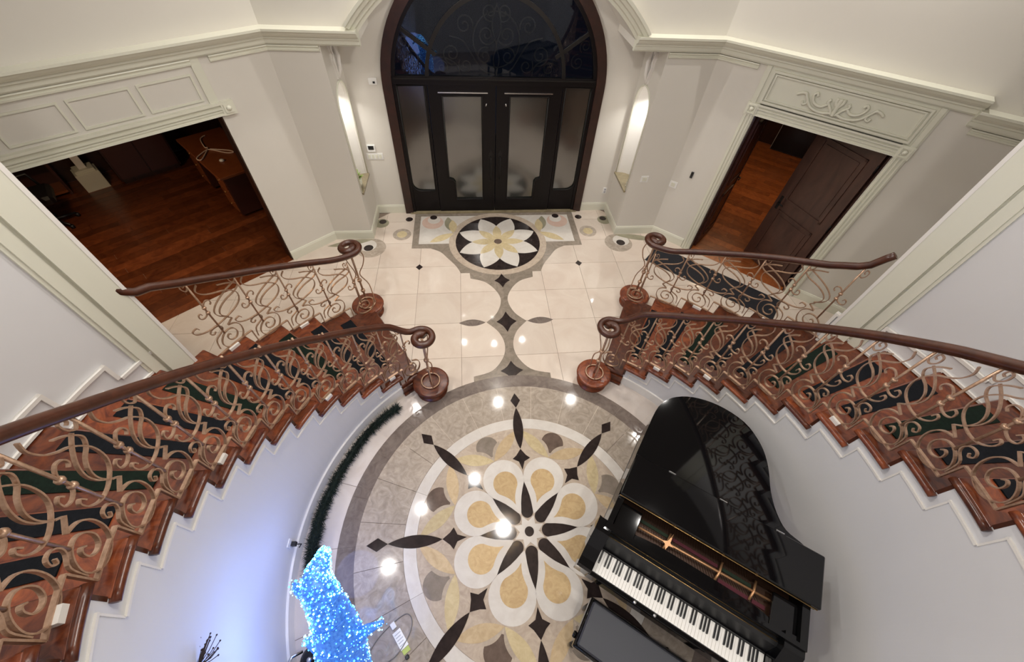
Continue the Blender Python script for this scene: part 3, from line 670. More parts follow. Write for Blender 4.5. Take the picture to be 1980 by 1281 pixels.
def room_box(T, s0, s1, m1, h, nm, side):
    for k, (a, b, c, d) in enumerate(((s0 - 0.1, s1 + 0.1, -m1 - 0.1, -m1), (s0 - 0.1, s0, -m1, -0.18), (s1, s1 + 0.1, -m1, -0.18))):
        st(MB().box(a, b, c, d, 0, h, T).build('wall_%s_%s' % (nm, ('back', 'near', 'far')[k]), 'dark_wood'), 'dark wood panelled wall of the %s, %s side' % (nm.replace('_', ' '), ('back', 'door', 'far')[k]))
    st(MB().box(s0 - 0.1, s1 + 0.1, -m1 - 0.1, -0.18, h, h + 0.08, T).build('ceiling_' + nm, 'dark_wood'), 'dark ceiling of the ' + nm.replace('_', ' '))
room_box(WL, -0.35, 5.2, 4.7, 2.7, 'study', -1)
room_box(WR, 0.15, 3.6, 5.2, 2.7, 'side_room', 1)
def obj_frame(T, s, m): return T(s, -m, 0.0)
# desk
t = empty('desk', WL(0.5, -2.35, 0), math.atan2(DL[1], DL[0])); tag(t, 'orange-brown wooden desk with a pale cable on top in the study', 'desk')
MB().bbox(-0.38, 0.36, -0.90, 0.86, 0.72, 0.76, 0.008).build('desktop', 'desk_wood', t)
for a in (-0.82, 0.36): MB().bbox(-0.34, 0.30, a, a + 0.42, 0.04, 0.72, 0.006).build('pedestal', 'casing_wood', t)
MB().box(-0.33, -0.30, -0.4, 0.36, 0.25, 0.72).build('modesty_panel', 'casing_wood', t)
for a in (-0.82, 0.36):
    for z in (0.10, 0.31, 0.52):
        d = MB().bbox(0.30, 0.316, a + 0.02, a + 0.40, z, z + 0.18, 0.004).build('drawer', 'desk_wood', t)
        MB().lathe([(0, 0), (0.014, 0), (0.018, 0.012), (0, 0.02)], 8).build('knob', 'brass', d).matrix_local = Matrix.Translation((0.316, a + 0.21, z + 0.09)) @ Matrix.Rotation(PI / 2, 4, 'Y')
def on_desk(pts): return [WL(a, -b, 0.772) for a, b in pts]
cab = MB().tube([Vector(q) for q in on_desk(catmull([(0.45, 3.05), (0.56, 2.95), (0.62, 2.62), (0.60, 2.55), (0.80, 2.25), (0.86, 2.25), (0.84, 2.35), (0.64, 2.50), (0.57, 2.45), (0.44, 2.2), (0.35, 2.15), (0.38, 2.26), (0.58, 2.50)], 6))], 0.010, 6).build('charging_cable', 'cord_pale')
tag(cab, 'looped pale pink charging cable lying on the desk', 'cable')
mo = MB().lathe([(0, 0), (0.035, 0), (0.04, 0.012), (0.03, 0.028), (0, 0.034)], 14, WL(0.60, -2.0, 0.7605)).build('round_puck', 'plastic_white'); tag(mo, 'small pale round puck on the front half of the desk', 'puck')
# dark cabinet, column, chair in the study
t = empty('dark_cabinet', WL(1.40, -4.25, 0), math.atan2(DL[1], DL[0])); tag(t, 'very dark red-brown low cabinet at the back of the study', 'cabinet')
MB().bbox(-0.50, 0.48, -0.3, 0.30, 0.06, 1.30, 0.008).build('body', 'dark_wood', t)
MB().box(-0.47, 0.45, -0.28, 0.27, 0, 0.06).build('plinth', 'dark_wood', t)
MB().bbox(-0.53, 0.51, -0.3, 0.33, 1.30, 1.34, 0.008).build('top', 'dark_wood', t)
for a in (-0.47, 0.0):
    d = MB().bbox(a, a + 0.45, 0.30, 0.32, 0.10, 1.26, 0.004).build('door', 'casing_wood', t)
    MB().tube([(a + (0.41 if a < -0.1 else 0.04), 0.33, 0.66), (a + (0.41 if a < -0.1 else 0.04), 0.33, 0.78)], 0.008, 6).build('handle', 'brass', d)
t = empty('white_column', WL(2.22, -4.25, 0), math.atan2(DL[1], DL[0])); tag(t, 'narrow white column on a square white plinth in the study', 'column')
MB().bbox(-0.17, 0.17, -0.17, 0.17, 0, 0.30, 0.008).build('plinth', 'trim_paint', t)
MB().bbox(-0.14, 0.14, -0.14, 0.14, 0.30, 0.35, 0.01).build('plinth_cap', 'trim_paint', t)
MB().bbox(-0.055, 0.055, -0.055, 0.055, 0.35, 2.6, 0.004).build('shaft', 'white_paint', t)
t = empty('bookcase', WL(3.35, -4.42, 0), math.atan2(DL[1], DL[0])); tag(t, 'reddish wooden bookcase with open shelves behind the black chair', 'bookcase')
for a in (-0.78, -0.03, 0.75): MB().box(a, a + 0.04, -0.2, 0.2, 0, 2.0).build('upright', 'casing_wood', t)
for z in (0.05, 0.55, 1.05, 1.55, 1.96): MB().box(-0.78, 0.79, -0.2, 0.2, z, z + 0.04).build('shelf', 'desk_wood', t)
MB().box(-0.78, 0.79, -0.215, -0.2, 0, 2.0).build('back_panel', 'casing_wood', t)
t = empty('office_chair', WL(2.98, -3.35, 0), 2.2); tag(t, 'black leather office chair on a star base in the dark study', 'chair')
MB().bbox(-0.27, 0.27, -0.26, 0.26, 0.44, 0.55, 0.04).build('seat', 'black_leather', t)
bk = MB(); bk.prism([catmull([(-0.24, 0.58), (-0.27, 0.85), (-0.22, 1.15), (0, 1.22), (0.22, 1.15), (0.27, 0.85), (0.24, 0.58)], 4, True)], 0.20, 0.30, lambda a, b, d: (a, d + (b - 0.58) * 0.12, b)); bk.build('backrest', 'black_leather', t)
for s2 in (-1, 1): MB().tube([(s2 * 0.27, 0.22, 0.5), (s2 * 0.32, 0.2, 0.68), (s2 * 0.32, -0.1, 0.70), (s2 * 0.29, -0.15, 0.5)], 0.022, 7).build('armrest', 'plastic_black', t)
MB().tube([(0, 0, 0.08), (0, 0, 0.44)], 0.03, 10).build('gas_post', 'chrome', t)
for k in range(5):
    a = 2 * PI * k / 5; lg = MB().tube([(0, 0, 0.10), (0.30 * math.cos(a), 0.30 * math.sin(a), 0.065)], [0.028, 0.016], 7).build('base_leg', 'plastic_black', t)
    MB().lathe([(0, 0.0), (0.028, 0.002), (0.03, 0.028), (0.028, 0.054), (0, 0.056)], 10, (0.30 * math.cos(a), 0.30 * math.sin(a), 0)).build('caster', 'plastic_black', lg)
# door_2 : right double door, both leaves open
d2 = empty('door_2', WR(JR[0], 0, 0)); tag(d2, 'dark brown panelled double door standing open to the side room', kind='structure')
o2 = np.array(WR(JR[0], 0, 0))
def leaf(hinge, ang, width, m, name):
    d = np.array([math.cos(ang), math.sin(ang)]); e = np.array([-d[1], d[0]])
    T = lambda s, n, z: tuple(np.array([*(hinge + d * s + e * n), z]) - o2)
    lf = MB().box(0, width, -0.022, 0.022, 0.012, HR - 0.012, T).build(name, m, d2)
    for z0, z1 in ((0.18, 0.92), (1.08, HR - 0.17)):
        for sg in (-1, 1):
            n0 = sg * 0.022
            for a, b, c, f in ((0.13, width - 0.13, z0, z0 + 0.03), (0.13, width - 0.13, z1 - 0.03, z1), (0.13, 0.16, z0, z1), (width - 0.16, width - 0.13, z0, z1)):
                MB().box(a, b, min(n0, n0 + sg * 0.014), max(n0, n0 + sg * 0.014), c, f, T).build('panel_moulding', m, lf)
            MB().box(0.20, width - 0.20, min(n0, n0 + sg * 0.008), max(n0, n0 + sg * 0.008), z0 + 0.07, z1 - 0.07, T).build('raised_panel', m, lf)
    for sg in (-1, 1):
        MB().tube([T(width - 0.07, sg * 0.022, 1.0), T(width - 0.07, sg * 0.06, 1.0), T(width - 0.17, sg * 0.06, 1.0)], 0.010, 7).build('lever_handle', 'dark_iron', lf)
        MB().box(width - 0.09, width - 0.05, min(sg * 0.022, sg * 0.03), max(sg * 0.022, sg * 0.03), 0.90, 1.10, T).build('handle_plate', 'dark_iron', lf)
    for z in (0.25, 1.1, 1.95): MB().tube([T(-0.004, 0.02, z - 0.05), T(-0.004, 0.02, z + 0.05)], 0.010, 6).build('hinge', 'dark_iron', lf)
    return lf
hR = np.array(WR(JR[1] - 0.03, -0.10, 0)[:2]); leaf(hR, R(104), 0.90, 'door_brown', 'door_leaf')
hL = np.array(WR(JR[0] + 0.03, -0.17, 0)[:2]); leaf(hL, math.atan2(-NR[1], -NR[0]) + R(-3), 0.76, 'casing_wood', 'door_leaf')
for a, b in ((JR[0] - 0.005, JR[0] + 0.02), (JR[1] - 0.02, JR[1] + 0.005)):
    T = lambda s, n, z: tuple(np.array(WR(s, n, z)) - o2)
    MB().box(a, b, -0.20, -0.012, 0, HR - 0.001, T).build('jamb', 'dark_wood', d2)
# black framed panel at the back of the side room
t = empty('fire_screen', WR(1.12, -4.98, 0), math.atan2(DR[1], DR[0])); tag(t, 'black panel with thin pale edge standing on the side room floor', 'panel')
MB().box(-0.36, 0.36, -0.05, 0.0, 0.02, 1.05).build('panel', 'screen_black', t)
MB().box(-0.37, 0.37, -0.012, 0.012, 0.0, 0.03).build('bottom_edge', 'plastic_white', t)
for a in (-0.37, 0.36): MB().box(a, a + 0.012, -0.05, 0.004, 0.03, 1.05).build('side_edge', 'tag_print', t)
# runner mat in front of door_2
t = empty('door_mat', WR(1.27, 0.51, 0.0), math.atan2(DR[1], DR[0])); tag(t, 'long black runner mat on the marble before the right doorway', 'mat')
MB().bbox(-1.02, 1.02, -0.235, 0.235, 0.003, 0.013, 0.004).build('pile', 'runner_black', t)
for a in (-1, 1): MB().box(-1.03, 1.03, min(a * 0.235, a * 0.247), max(a * 0.235, a * 0.247), 0.003, 0.010).build('hem', 'plastic_black', t)

# ================================================================== STAIRCASES
NSTEP = 16
def sect(side, r0, r1, k0, k1, z0, z1, n=3, local=True):
    mb = MB(); v = []; f = []
    for i in range(n + 1):
        k = k0 + (k1 - k0) * i / n
        for rr in (r0, r1):
            for z in (z0, z1): v.append(SP(side, rr, k, z, local))
    for i in range(n):
        b = i * 4; f += [(b, b + 1, b + 5, b + 4), (b + 2, b + 6, b + 7, b + 3), (b + 1, b + 3, b + 7, b + 5), (b, b + 4, b + 6, b + 2)]
    f += [(0, 2, 3, 1), (n * 4, n * 4 + 1, n * 4 + 3, n * 4 + 2)]
    return mb.add(v, f)
def tread_mesh(side, nm):
    S_ = ST[side]; r0, r1 = S_['R'] + 0.012, S_['Ro'] + 0.005
    mb = MB(); zt, zb = 0.0, -0.042; v = []; f = []
    def outline(ins): return [(r0 + ins, -1.2 + ins / 0.224), (r0 + ins, -0.9), (r0 + ins, -0.6), (r0 + ins, -0.3), (r0 + ins, -0.06), (r0 + 0.05, -0.06), (r0 + 0.06, -0.10), (r1, -0.10), (r1, -0.4), (r1, -0.8), (r1, -1.2 + ins / 0.36)]
    loops = [[(*p, z) for p in outline(i)] for i, z in ((0.010, zb), (0.0, zb + 0.012), (0.0, zt - 0.012), (0.010, zt))]
    n = len(loops[0])
    for L in loops:
        for r_, k, z in L: v.append(SP(side, r_, k, z, True))
    for i in range(3):
        for j in range(n): f.append((i * n + j, i * n + (j + 1) % n, (i + 1) * n + (j + 1) % n, (i + 1) * n + j))
    for base, rev in ((0, True), (3 * n, False)):
        tri = tessellate_polygon([[Vector((r_ * 1.0, k * 0.3, 0)) for r_, k, z in loops[0]]])
        f += [tuple(base + q for q in (reversed(t3) if rev else t3)) for t3 in tri]
    mb.add(v, f); return mb.mesh('tread', nm)
def rotz(side, j): return -side * R(ST[side]['da']) * j
newel = {}
for side, nm in ((-1, 'left'), (1, 'right')):
    S_ = ST[side]; c = (S_['c'][0], S_['c'][1], 0)
    stc = empty('curved_staircase', c); tag(stc, 'curved red-brown wooden staircase rising on the %s side of the medallion' % nm, 'staircase', 'twin curved staircases')
    tm = tread_mesh(side, 'tread_wood')
    nz = MB().tube([SP(side, S_['R'] + 0.012, k, -0.020, True) for k in np.linspace(-1.2, 0.02, 6)], 0.023, 8, True, 0.021).mesh('return_nosing', 'tread_wood')
    rm = sect(side, S_['R'] + 0.03, S_['Ro'] + 0.01, -1.09, -1.00, -RIS, -0.04, 1).mesh('riser', 'rail_wood')
    for j in range(1, NSTEP + 1):
        o = link('tread', tm, stc); o.location = (0, 0, RIS * j); o.rotation_euler = (0, 0, rotz(side, j))
        if j > 1: o = link('return_nosing', nz, stc); o.location = (0, 0, RIS * j); o.rotation_euler = (0, 0, rotz(side, j))
        o = link('riser', rm, stc); o.location = (0, 0, RIS * j); o.rotation_euler = (0, 0, rotz(side, j))
    sect(side, S_['R'] - 0.01, S_['R'] + 0.10, -0.30, 0.98, 0, 0.13, 4).build('curtail_side', 'tread_wood', stc)
    sect(side, S_['R'] - 0.03, S_['R'] + 0.10, -0.30, 1.0, 0, 0.03, 4).build('curtail_plinth', 'tread_wood', stc)
    # rounded curtail ends of the first step
    for who, ctr in (('in', (side * 0.985, 1.66)), ('out', (side * 1.885, 2.96))):
        newel[(side, who)] = ctr; lc = (ctr[0] - c[0], ctr[1] - c[1], 0)
        MB().lathe([(0.185, 0), (0.185, 0.02), (0.165, 0.025), (0.165, 0.115), (0.18, 0.125), (0.205, 0.135), (0.212, 0.15), (0.205, 0.166), (0.19, 0.171), (0, 0.171)], 28, lc).build('curtail_end', 'tread_wood', stc)
    # wall under the inner edge, its stepped mouldings
    mb = MB(); rw0, rw1 = S_['R'] + 0.032, S_['R'] + 0.13
    for j in range(2, NSTEP + 1): 
        q = sect(side, rw0, rw1, j - 1.06, j - 0.06, 0, RIS * j - 0.041, 3, False); mb.add(q.v, q.f)
    wall = mb.build('wall_under_stair_' + nm, 'stair_wall_paint'); st(wall, 'smooth white curved wall under the %s staircase' % nm)
    h_ = sect(side, rw0 - 0.012, rw0, -0.80, 0.22, -0.132, -0.118, 3, True).mesh('step_moulding', 'white_paint')
    v_ = sect(side, rw0 - 0.006, rw0, -0.80, -0.755, -0.292, -0.132, 1, True).mesh('step_moulding', 'white_paint')
    for j in range(2, NSTEP):
        for q in (h_, v_):
            o = link('step_moulding', q, wall); o.location = (c[0], c[1], RIS * j); o.rotation_euler = (0, 0, rotz(side, j))
    bb = curved_wall(side, rw0 - 0.02, rw0 + 0.01, S_['a0'] - 0.94 * S_['da'], -45, 0, 0.13, 60); b_ = bb.build('baseboard_under_stair_' + nm, 'white_paint'); st(b_)
    # stepped skirting on the outer wall
    sk = st(sect(side, S_['Ro'] + 0.012, S_['Ro'] + 0.03, 5.6, 5.7, RIS * 5, RIS * 6 + 0.3, 1, False).build('trim_skirting_' + nm, 'white_paint'), 'white stepped skirting panels along the %s stair wall' % nm)
    pm = sect(side, S_['Ro'] + 0.005, S_['Ro'] + 0.03, -0.58, 0.42, -0.03, 0.36, 2, True).mesh('skirting_panel', 'stair_wall_paint')
    parts = [('skirting_panel', pm)]
    for dz, dk, w_ in ((0.36, -0.58, 0.028), (0.20, -0.20, 0.02)):
        parts.append(('skirting_cap', sect(side, S_['Ro'] - 0.012, S_['Ro'] + 0.02, dk, dk + 1.0, dz - w_, dz, 2, True).mesh('skirting_cap', 'white_paint')))
        parts.append(('skirting_cap', sect(side, S_['Ro'] - 0.012, S_['Ro'] + 0.02, dk, dk + w_ / 0.36, dz - RIS, dz, 1, True).mesh('skirting_cap', 'white_paint')))
    for j in range(6, NSTEP + 1):
        for n_, q in parts:
            o = link(n_, q, sk); o.location = (c[0], c[1], RIS * j); o.rotation_euler = (0, 0, rotz(side, j))
    # outer stringer below the open part of the outer edge
    mb = MB()
    for j in range(1, 6): q = sect(side, S_['Ro'] - 0.10, S_['Ro'] - 0.02, j - 1.06, j - 0.06, 0, RIS * j - 0.041, 2, True); mb.add(q.v, q.f)
    mb.build('outer_stringer', 'white_paint', stc)
    # dark mats on the treads
    for j in range(2, 15):
        p0 = SP(side, 2.78, j - 0.93, RIS * j)
        mb = MB(); v = []
        ks = (-1.15, -0.73); q = []
        for k in ks:
            for rr in (2.34, 3.22): q.append(np.array(SP(side, rr, j + k, 0)))
        a_, b_, d_, c_ = q
        for z in (0.0008, 0.009):
            for p in (a_, b_, c_, d_): v.append((p[0] - p0[0], p[1] - p0[1], z))
        mb.add(v, [(3, 2, 1, 0), (4, 5, 6, 7), (0, 1, 5, 4), (1, 2, 6, 5), (2, 3, 7, 6), (3, 0, 4, 7)] if side > 0 else [(0, 1, 2, 3), (7, 6, 5, 4), (4, 5, 1, 0), (5, 6, 2, 1), (6, 7, 3, 2), (7, 4, 0, 3)])
        m_ = mb.build('stair_tread_mat', 'mat_green' if j % 3 == 1 else 'mat_dark'); m_.location = p0
        words = ['', '', 'second', 'third', 'fourth', 'fifth', 'sixth', 'seventh', 'eighth', 'ninth', 'tenth', 'eleventh', 'twelfth', 'thirteenth', 'fourteenth']
        tag(m_, 'dark %s tread mat on the %s step from the bottom of the %s stair' % ('green' if j % 3 == 1 else 'charcoal', words[j], nm), 'mat', 'dark mats on the stair treads')

# ------------------------------------------------------------------ balustrades
K0, Z0 = 11.0, 2.04      # the drawn panel belongs to tread 12
def rel(L, dk=-0.05, dz=-0.03): return [(k + dk - K0, z + dz - Z0) for k, z in L]
P_SPIRAL = rel([(11.02, 2.333), (10.79, 2.306), (10.68, 2.250), (10.71, 2.171), (10.87, 2.109), (11.13, 2.083), (11.37, 2.093), (11.53, 2.139), (11.55, 2.196), (11.42, 2.252), (11.23, 2.286), (11.04, 2.286), (10.92, 2.255), (10.90, 2.201), (11.02, 2.159), (11.18, 2.157), (11.28, 2.184), (11.27, 2.222), (11.19, 2.238), (11.13, 2.222)])
P_ZIG = rel([(10.88, 2.412), (10.76, 2.376), (11.02, 2.333)])
P_SMALL = rel([(11.60, 2.16), (11.54, 2.257), (11.33, 2.300), (11.27, 2.335), (11.33, 2.370), (11.48, 2.375), (11.56, 2.346), (11.50, 2.322), (11.44, 2.338)])
P_SS = rel([(9.99, 2.463), (9.92, 2.478), (9.93, 2.508), (10.06, 2.521), (10.21, 2.490), (10.24, 2.441), (10.30, 2.395), (10.48, 2.375), (10.61, 2.392), (10.60, 2.428), (10.51, 2.440), (10.47, 2.418)])
P_LOT = [rel(L) for L in ([(9.46, 2.536), (9.69, 2.493), (9.91, 2.434), (10.02, 2.368), (9.99, 2.300), (9.87, 2.245)],
         [(9.72, 2.591), (9.58, 2.561), (9.47, 2.522), (9.43, 2.483), (9.54, 2.443), (9.74, 2.415), (9.90, 2.370), (9.96, 2.313), (9.90, 2.25)],
         [(9.98, 2.699), (10.05, 2.651), (9.99, 2.590), (9.85, 2.544), (9.66, 2.502), (9.52, 2.426), (9.55, 2.336), (9.72, 2.275), (10.04, 2.237), (10.31, 2.243), (10.47, 2.284), (10.50, 2.330), (10.42, 2.343), (10.39, 2.315)])]
P_CURL = rel([(10.26, 2.72), (10.36, 2.70), (10.46, 2.73), (10.46, 2.775), (10.36, 2.785), (10.33, 2.755), (10.39, 2.745)])
KROD = 10.24 - 0.05 - K0
def ribbon(side, rb, L, w_=0.020, t_=0.007, per=4, sharp=False):
    pts = L if sharp else catmull(L, per); S_ = ST[side]
    J = 12; mb = MB(); v = []; f = []
    P_ = [Vector(SP(side, rb, k, z, True)) for k, z in pts]
    n = len(P_)
    for i, p in enumerate(P_):
        tg = (P_[min(i + 1, n - 1)] - P_[max(i - 1, 0)]).normalized(); er = Vector((p.x, p.y, 0)).normalized(); nr = tg.cross(er).normalized()
        for a, b in ((-1, -1), (1, -1), (1, 1), (-1, 1)): v.append(p + er * a * w_ / 2 + nr * b * t_ / 2)
    for i in range(n - 1):
        for k in range(4): f.append((i * 4 + k, i * 4 + (k + 1) % 4, (i + 1) * 4 + (k + 1) % 4, (i + 1) * 4 + k))
    f += [(3, 2, 1, 0), tuple((n - 1) * 4 + k for k in range(4))]
    return mb.add(v, f)
def scale_k(L, c, s_, zc=None, zs=1.0): return [(c + (k - c) * s_, z if zc is None else zc + (z - zc) * zs) for k, z in L]
def joinmb(*ms):
    o = MB()
    for q in ms: o.v, o.f, o.sm = o.v + q.v, o.f + [tuple(len(o.v) - 0 + i for i in face) for face in []], o.sm
    return o
def panel_meshes(side, rb, outer):
    Q = {}
    sp_, sm, ss, zig, cu = P_SPIRAL, P_SMALL, P_SS, P_ZIG, P_CURL
    lot = P_LOT
    if outer:
        sp_ = scale_k(sp_, 0.08, 0.74); zig = scale_k(zig, 0.08, 0.74); lot = [scale_k(L, -1.25, 1.45) for L in lot]; ss = scale_k(ss, KROD, 0.62); cu = scale_k(cu, KROD, 0.6)
        sm = [(k - 0.02, z - 0.0) for k, z in scale_k(sm, 0.60, 1.15, 0.09, 1.1)]
    Q['spiral_scroll'] = ribbon(side, rb, sp_).mesh('spiral_scroll', 'iron')
    Q['link'] = ribbon(side, rb, zig, 0.020, 0.007, 1, True).mesh('link', 'iron')
    Q['small_scroll'] = ribbon(side, rb, sm, 0.016).mesh('small_scroll', 'iron')
    Q['s_scroll'] = ribbon(side, rb, ss, 0.016).mesh('s_scroll', 'iron')
    Q['curl'] = ribbon(side, rb, cu, 0.014).mesh('curl', 'iron')
    for i, L in enumerate(lot): Q['lotus_bar.%d' % i] = ribbon(side, rb, L, 0.018).mesh('lotus_bar', 'iron')
    bar = ribbon(side, rb, [(-0.40, 0.035), (0.10, 0.035), (0.60, 0.035)], 0.022, 0.009); q = ribbon(side, rb, [(-0.40, 0.035), (-0.40, -0.135)], 0.022, 0.009, 1, True)
    bar.add(q.v, q.f); Q['bottom_rail'] = bar.mesh('bottom_rail', 'iron')
    a = Vector(SP(side, rb, KROD, 0.075, True)); b = Vector(SP(side, rb, KROD, 0.70, True))
    zb = P_SPIRAL[11][1] - RIS - 0.01; zt = 1.02 + RIS * (KROD + K0) - Z0 - 0.0
    a.z, b.z = zb, zt
    Q['baluster'] = MB().tube([a, b], 0.0085, 7).mesh('baluster', 'iron')
    for i, z in enumerate((2.467 - 0.03 - Z0, 2.403 - 0.03 - Z0)):
        c = Vector((a.x, a.y, z)); Q['collar.%d' % i] = MB().lathe([(0.009, -0.014), (0.017, -0.010), (0.019, 0.0), (0.017, 0.010), (0.009, 0.014)], 9, c).mesh('collar', 'iron')
    return Q
RZ = {(-1, 'in'): [(-1.3, 0.98), (-0.6, 0.99), (0.1, 1.06), (0.65, 1.14), (3.36, 1.53), (5.64, 1.92), (7.74, 2.31), (9.0, 2.55), (9.95, 2.74), (12, 3.10), (16.5, 3.87)],
      (1, 'in'): [(-1.3, 1.0), (-0.6, 1.03), (0.33, 1.15), (2.62, 1.45), (4.89, 1.84), (7.14, 2.26), (8.43, 2.49), (9.33, 2.63), (12, 3.09), (16.5, 3.86)],
      (-1, 'out'): [(-1.3, 1.12), (-0.2, 1.12), (0.61, 1.16), (1.78, 1.33), (3.16, 1.55), (4.31, 1.76), (4.92, 1.89)],
      (1, 'out'): [(-1.3, 1.14), (-0.1, 1.14), (0.66, 1.16), (2.09, 1.38), (3.36, 1.59), (4.49, 1.77), (5.04, 1.90)]}
def zrail(key, k): L = RZ[key]; return float(np.interp(k, [p[0] for p in L], [p[1] for p in L]))
for side, nm in ((-1, 'left'), (1, 'right')):
    for who in ('in', 'out'):
        S_ = ST[side]; rb = S_['Rb'] if who == 'in' else S_['Rob']; c = (S_['c'][0], S_['c'][1], 0)
        bal = empty('balustrade', c)
        tag(bal, ('gilded iron scrollwork balustrade with brown handrail along the inner edge of the %s stair' if who == 'in' else 'short iron scrollwork balustrade by the outer foot of the %s stair') % nm, 'railing', 'stair balustrades')
        Q = panel_meshes(side, rb, who == 'out')
        last = NSTEP if who == 'in' else 7
        for j in range(1, last + 1):
            dj = j - 12
            for n_, me in Q.items():
                base = n_.split('.')[0]
                if j == 1 and base not in ('spiral_scroll',): continue
                if j == 2 and base == 'lotus_bar': continue
                if who == 'out' and j == 6 and base in (('spiral_scroll', 'bottom_rail', 'small_scroll', 'link') if side < 0 else ('small_scroll',)): continue
                if who == 'out' and j == 7 and n_ not in (('lotus_bar.0', 'lotus_bar.1', 's_scroll', 'baluster', 'collar.0', 'collar.1', 'curl') if side > 0 else ()): continue
                o = link(base, me, bal); o.location = (0, 0, RIS * j); o.rotation_euler = (0, 0, rotz(side, j - 1 + 0.0))
        # handrail with volute
        ks = list(np.arange((last if who == 'in' else 5.05), 0.6, -0.25)); path = [SP(side, rb, k, zrail((side, who), k), True) for k in ks]
        ctr = newel[(side, who)]; cc = np.array([ctr[0] - c[0], ctr[1] - c[1]])
        kend = ks[-1]; a = R(S_['a0'] - kend * S_['da']); head = np.array([-side * math.sin(a) * 1.0, math.cos(a)])
        ln = np.array([-head[1], head[0]])                     # left of the heading
        p_end = np.array(path[-1][:2]); onleft = (cc - p_end) @ ln > 0
        turn = 1 if onleft else -1; rv = 0.135; zv = zrail((side, who), -1.0)
        start = math.atan2(*(-turn * ln)[::-1])
        sp_pts = []
        n = 44; tot = 2 * PI * 1.2
        for i in range(n + 1):
            th = start + turn * (tot * i / n) ; rr = rv - (rv - 0.045) * (i / n) ** 0.9
            sp_pts.append((cc[0] + rr * math.cos(th), cc[1] + rr * math.sin(th), zv))
        e0 = np.array(sp_pts[0]); mid = []
        p0 = np.array(path[-1]); t0 = (np.array(path[-1]) - np.array(path[-3])); t0 = t0 / np.linalg.norm(t0) * np.linalg.norm(e0 - p0); t1 = np.array([*(head), 0]) * np.linalg.norm(e0 - p0)
        for i in range(1, 7):
            u = i / 7; h = (2 * u ** 3 - 3 * u ** 2 + 1) * p0 + (u ** 3 - 2 * u ** 2 + u) * t0 + (-2 * u ** 3 + 3 * u ** 2) * e0 + (u ** 3 - u ** 2) * t1; mid.append(tuple(h))
        full = path + mid + sp_pts
        if who == 'out':
            k_ = ks[0]; z_ = zrail((side, who), k_)
            full = [SP(side, rb + 0.06, k_ + 0.38, z_ + 0.20, True), SP(side, rb + 0.05, k_ + 0.30, z_ + 0.15, True), SP(side, rb + 0.02, k_ + 0.16, z_ + 0.05, True)] + full
        rad = [0.033] * (len(full) - len(sp_pts)) + [0.033 + 0.010 * i / n for i in range(n + 1)]
        hr = MB().tube(full, rad, 12).build('handrail', 'rail_wood', bal)
        MB().tube([(p[0], p[1], p[2] - 0.034) for p in full[:-30]], 0.010, 6).build('handrail_core', 'iron', hr)
        # newel cluster under the volute
        MB().tube([(cc[0], cc[1], 0.17), (cc[0], cc[1], zv - 0.01)], 0.013, 9).build('newel_post', 'iron', bal)
        for z in (0.42, 0.60): MB().lathe([(0.012, -0.022), (0.026, -0.016), (0.030, 0.0), (0.026, 0.016), (0.012, 0.022)], 10, (cc[0], cc[1], z)).build('newel_collar', 'iron', bal)
        for i in range(2):
            th = start + turn * (0.9 + i * 2.6); px, py = cc[0] + 0.105 * math.cos(th), cc[1] + 0.105 * math.sin(th)
            qx, qy = cc[0] + 0.03 * math.cos(th), cc[1] + 0.03 * math.sin(th)
            MB().tube(catmull([(px, py, zv - 0.02), (px + (px - qx) * 0.5, py + (py - qy) * 0.5, zv - 0.12), (px, py, zv - 0.26), (qx, qy, zv - 0.42), (px, py, zv - 0.60), (px * 1.0, py, 0.20), (px, py, 0.17)], 4), 0.007, 6).build('newel_scroll', 'iron', bal)
        rg = [(cc[0] + 0.105 * math.cos(t), cc[1] + 0.105 * math.sin(t), 0.185) for t in np.linspace(0, 2 * PI, 25)]
        MB().tube(rg, 0.010, 6, False).build('newel_ring', 'iron', bal)
        # pale feet that fix the bottom rail to some treads
        for j in ((13, 9, 5, 2) if (who == 'in' and side < 0) else (9, 5, 3) if who == 'in' else (5, 3)):
            q = sect(side, rb - 0.03, rb + 0.012, j - 0.92, j - 0.62, RIS * j + 0.0005, RIS * j + 0.034, 1, True); q.build('rail_foot', 'white_paint', bal)

# ================================================================== GRAND PIANO
PA = R(-36.55)
t = empty('grand_piano', (0.375, -0.444, 0), PA); tag(t, 'black lacquered grand piano with folded-back lid and open keyboard beside the medallion', 'piano')
body = [(-0.06, 0.24)] + [(-0.052, 0.6), (-0.045, 1.10)] + catmull([(-0.045, 1.20), (-0.03, 1.43), (0.05, 1.59), (0.21, 1.70), (0.44, 1.745), (0.67, 1.70), (0.83, 1.56), (0.915, 1.40), (0.965, 1.19), (1.03, 1.04), (1.12, 0.935), (1.25, 0.88), (1.345, 0.80)], 4) + [(1.35, 0.24)]
inn = []
bc = np.array([0.55, 0.75])
for p in body: q = np.array(p); d = bc - q; inn.append(tuple(q + d / np.linalg.norm(d) * 0.055))
MB().prism([body, inn], 0.66, 0.972, ID3).build('rim', 'piano_black', t)
MB().prism([body], 0.58, 0.66, ID3).build('underside', 'satin_black', t)
MB().prism([inn], 0.66, 0.80, ID3).build('soundboard', 'plate_bronze', t)
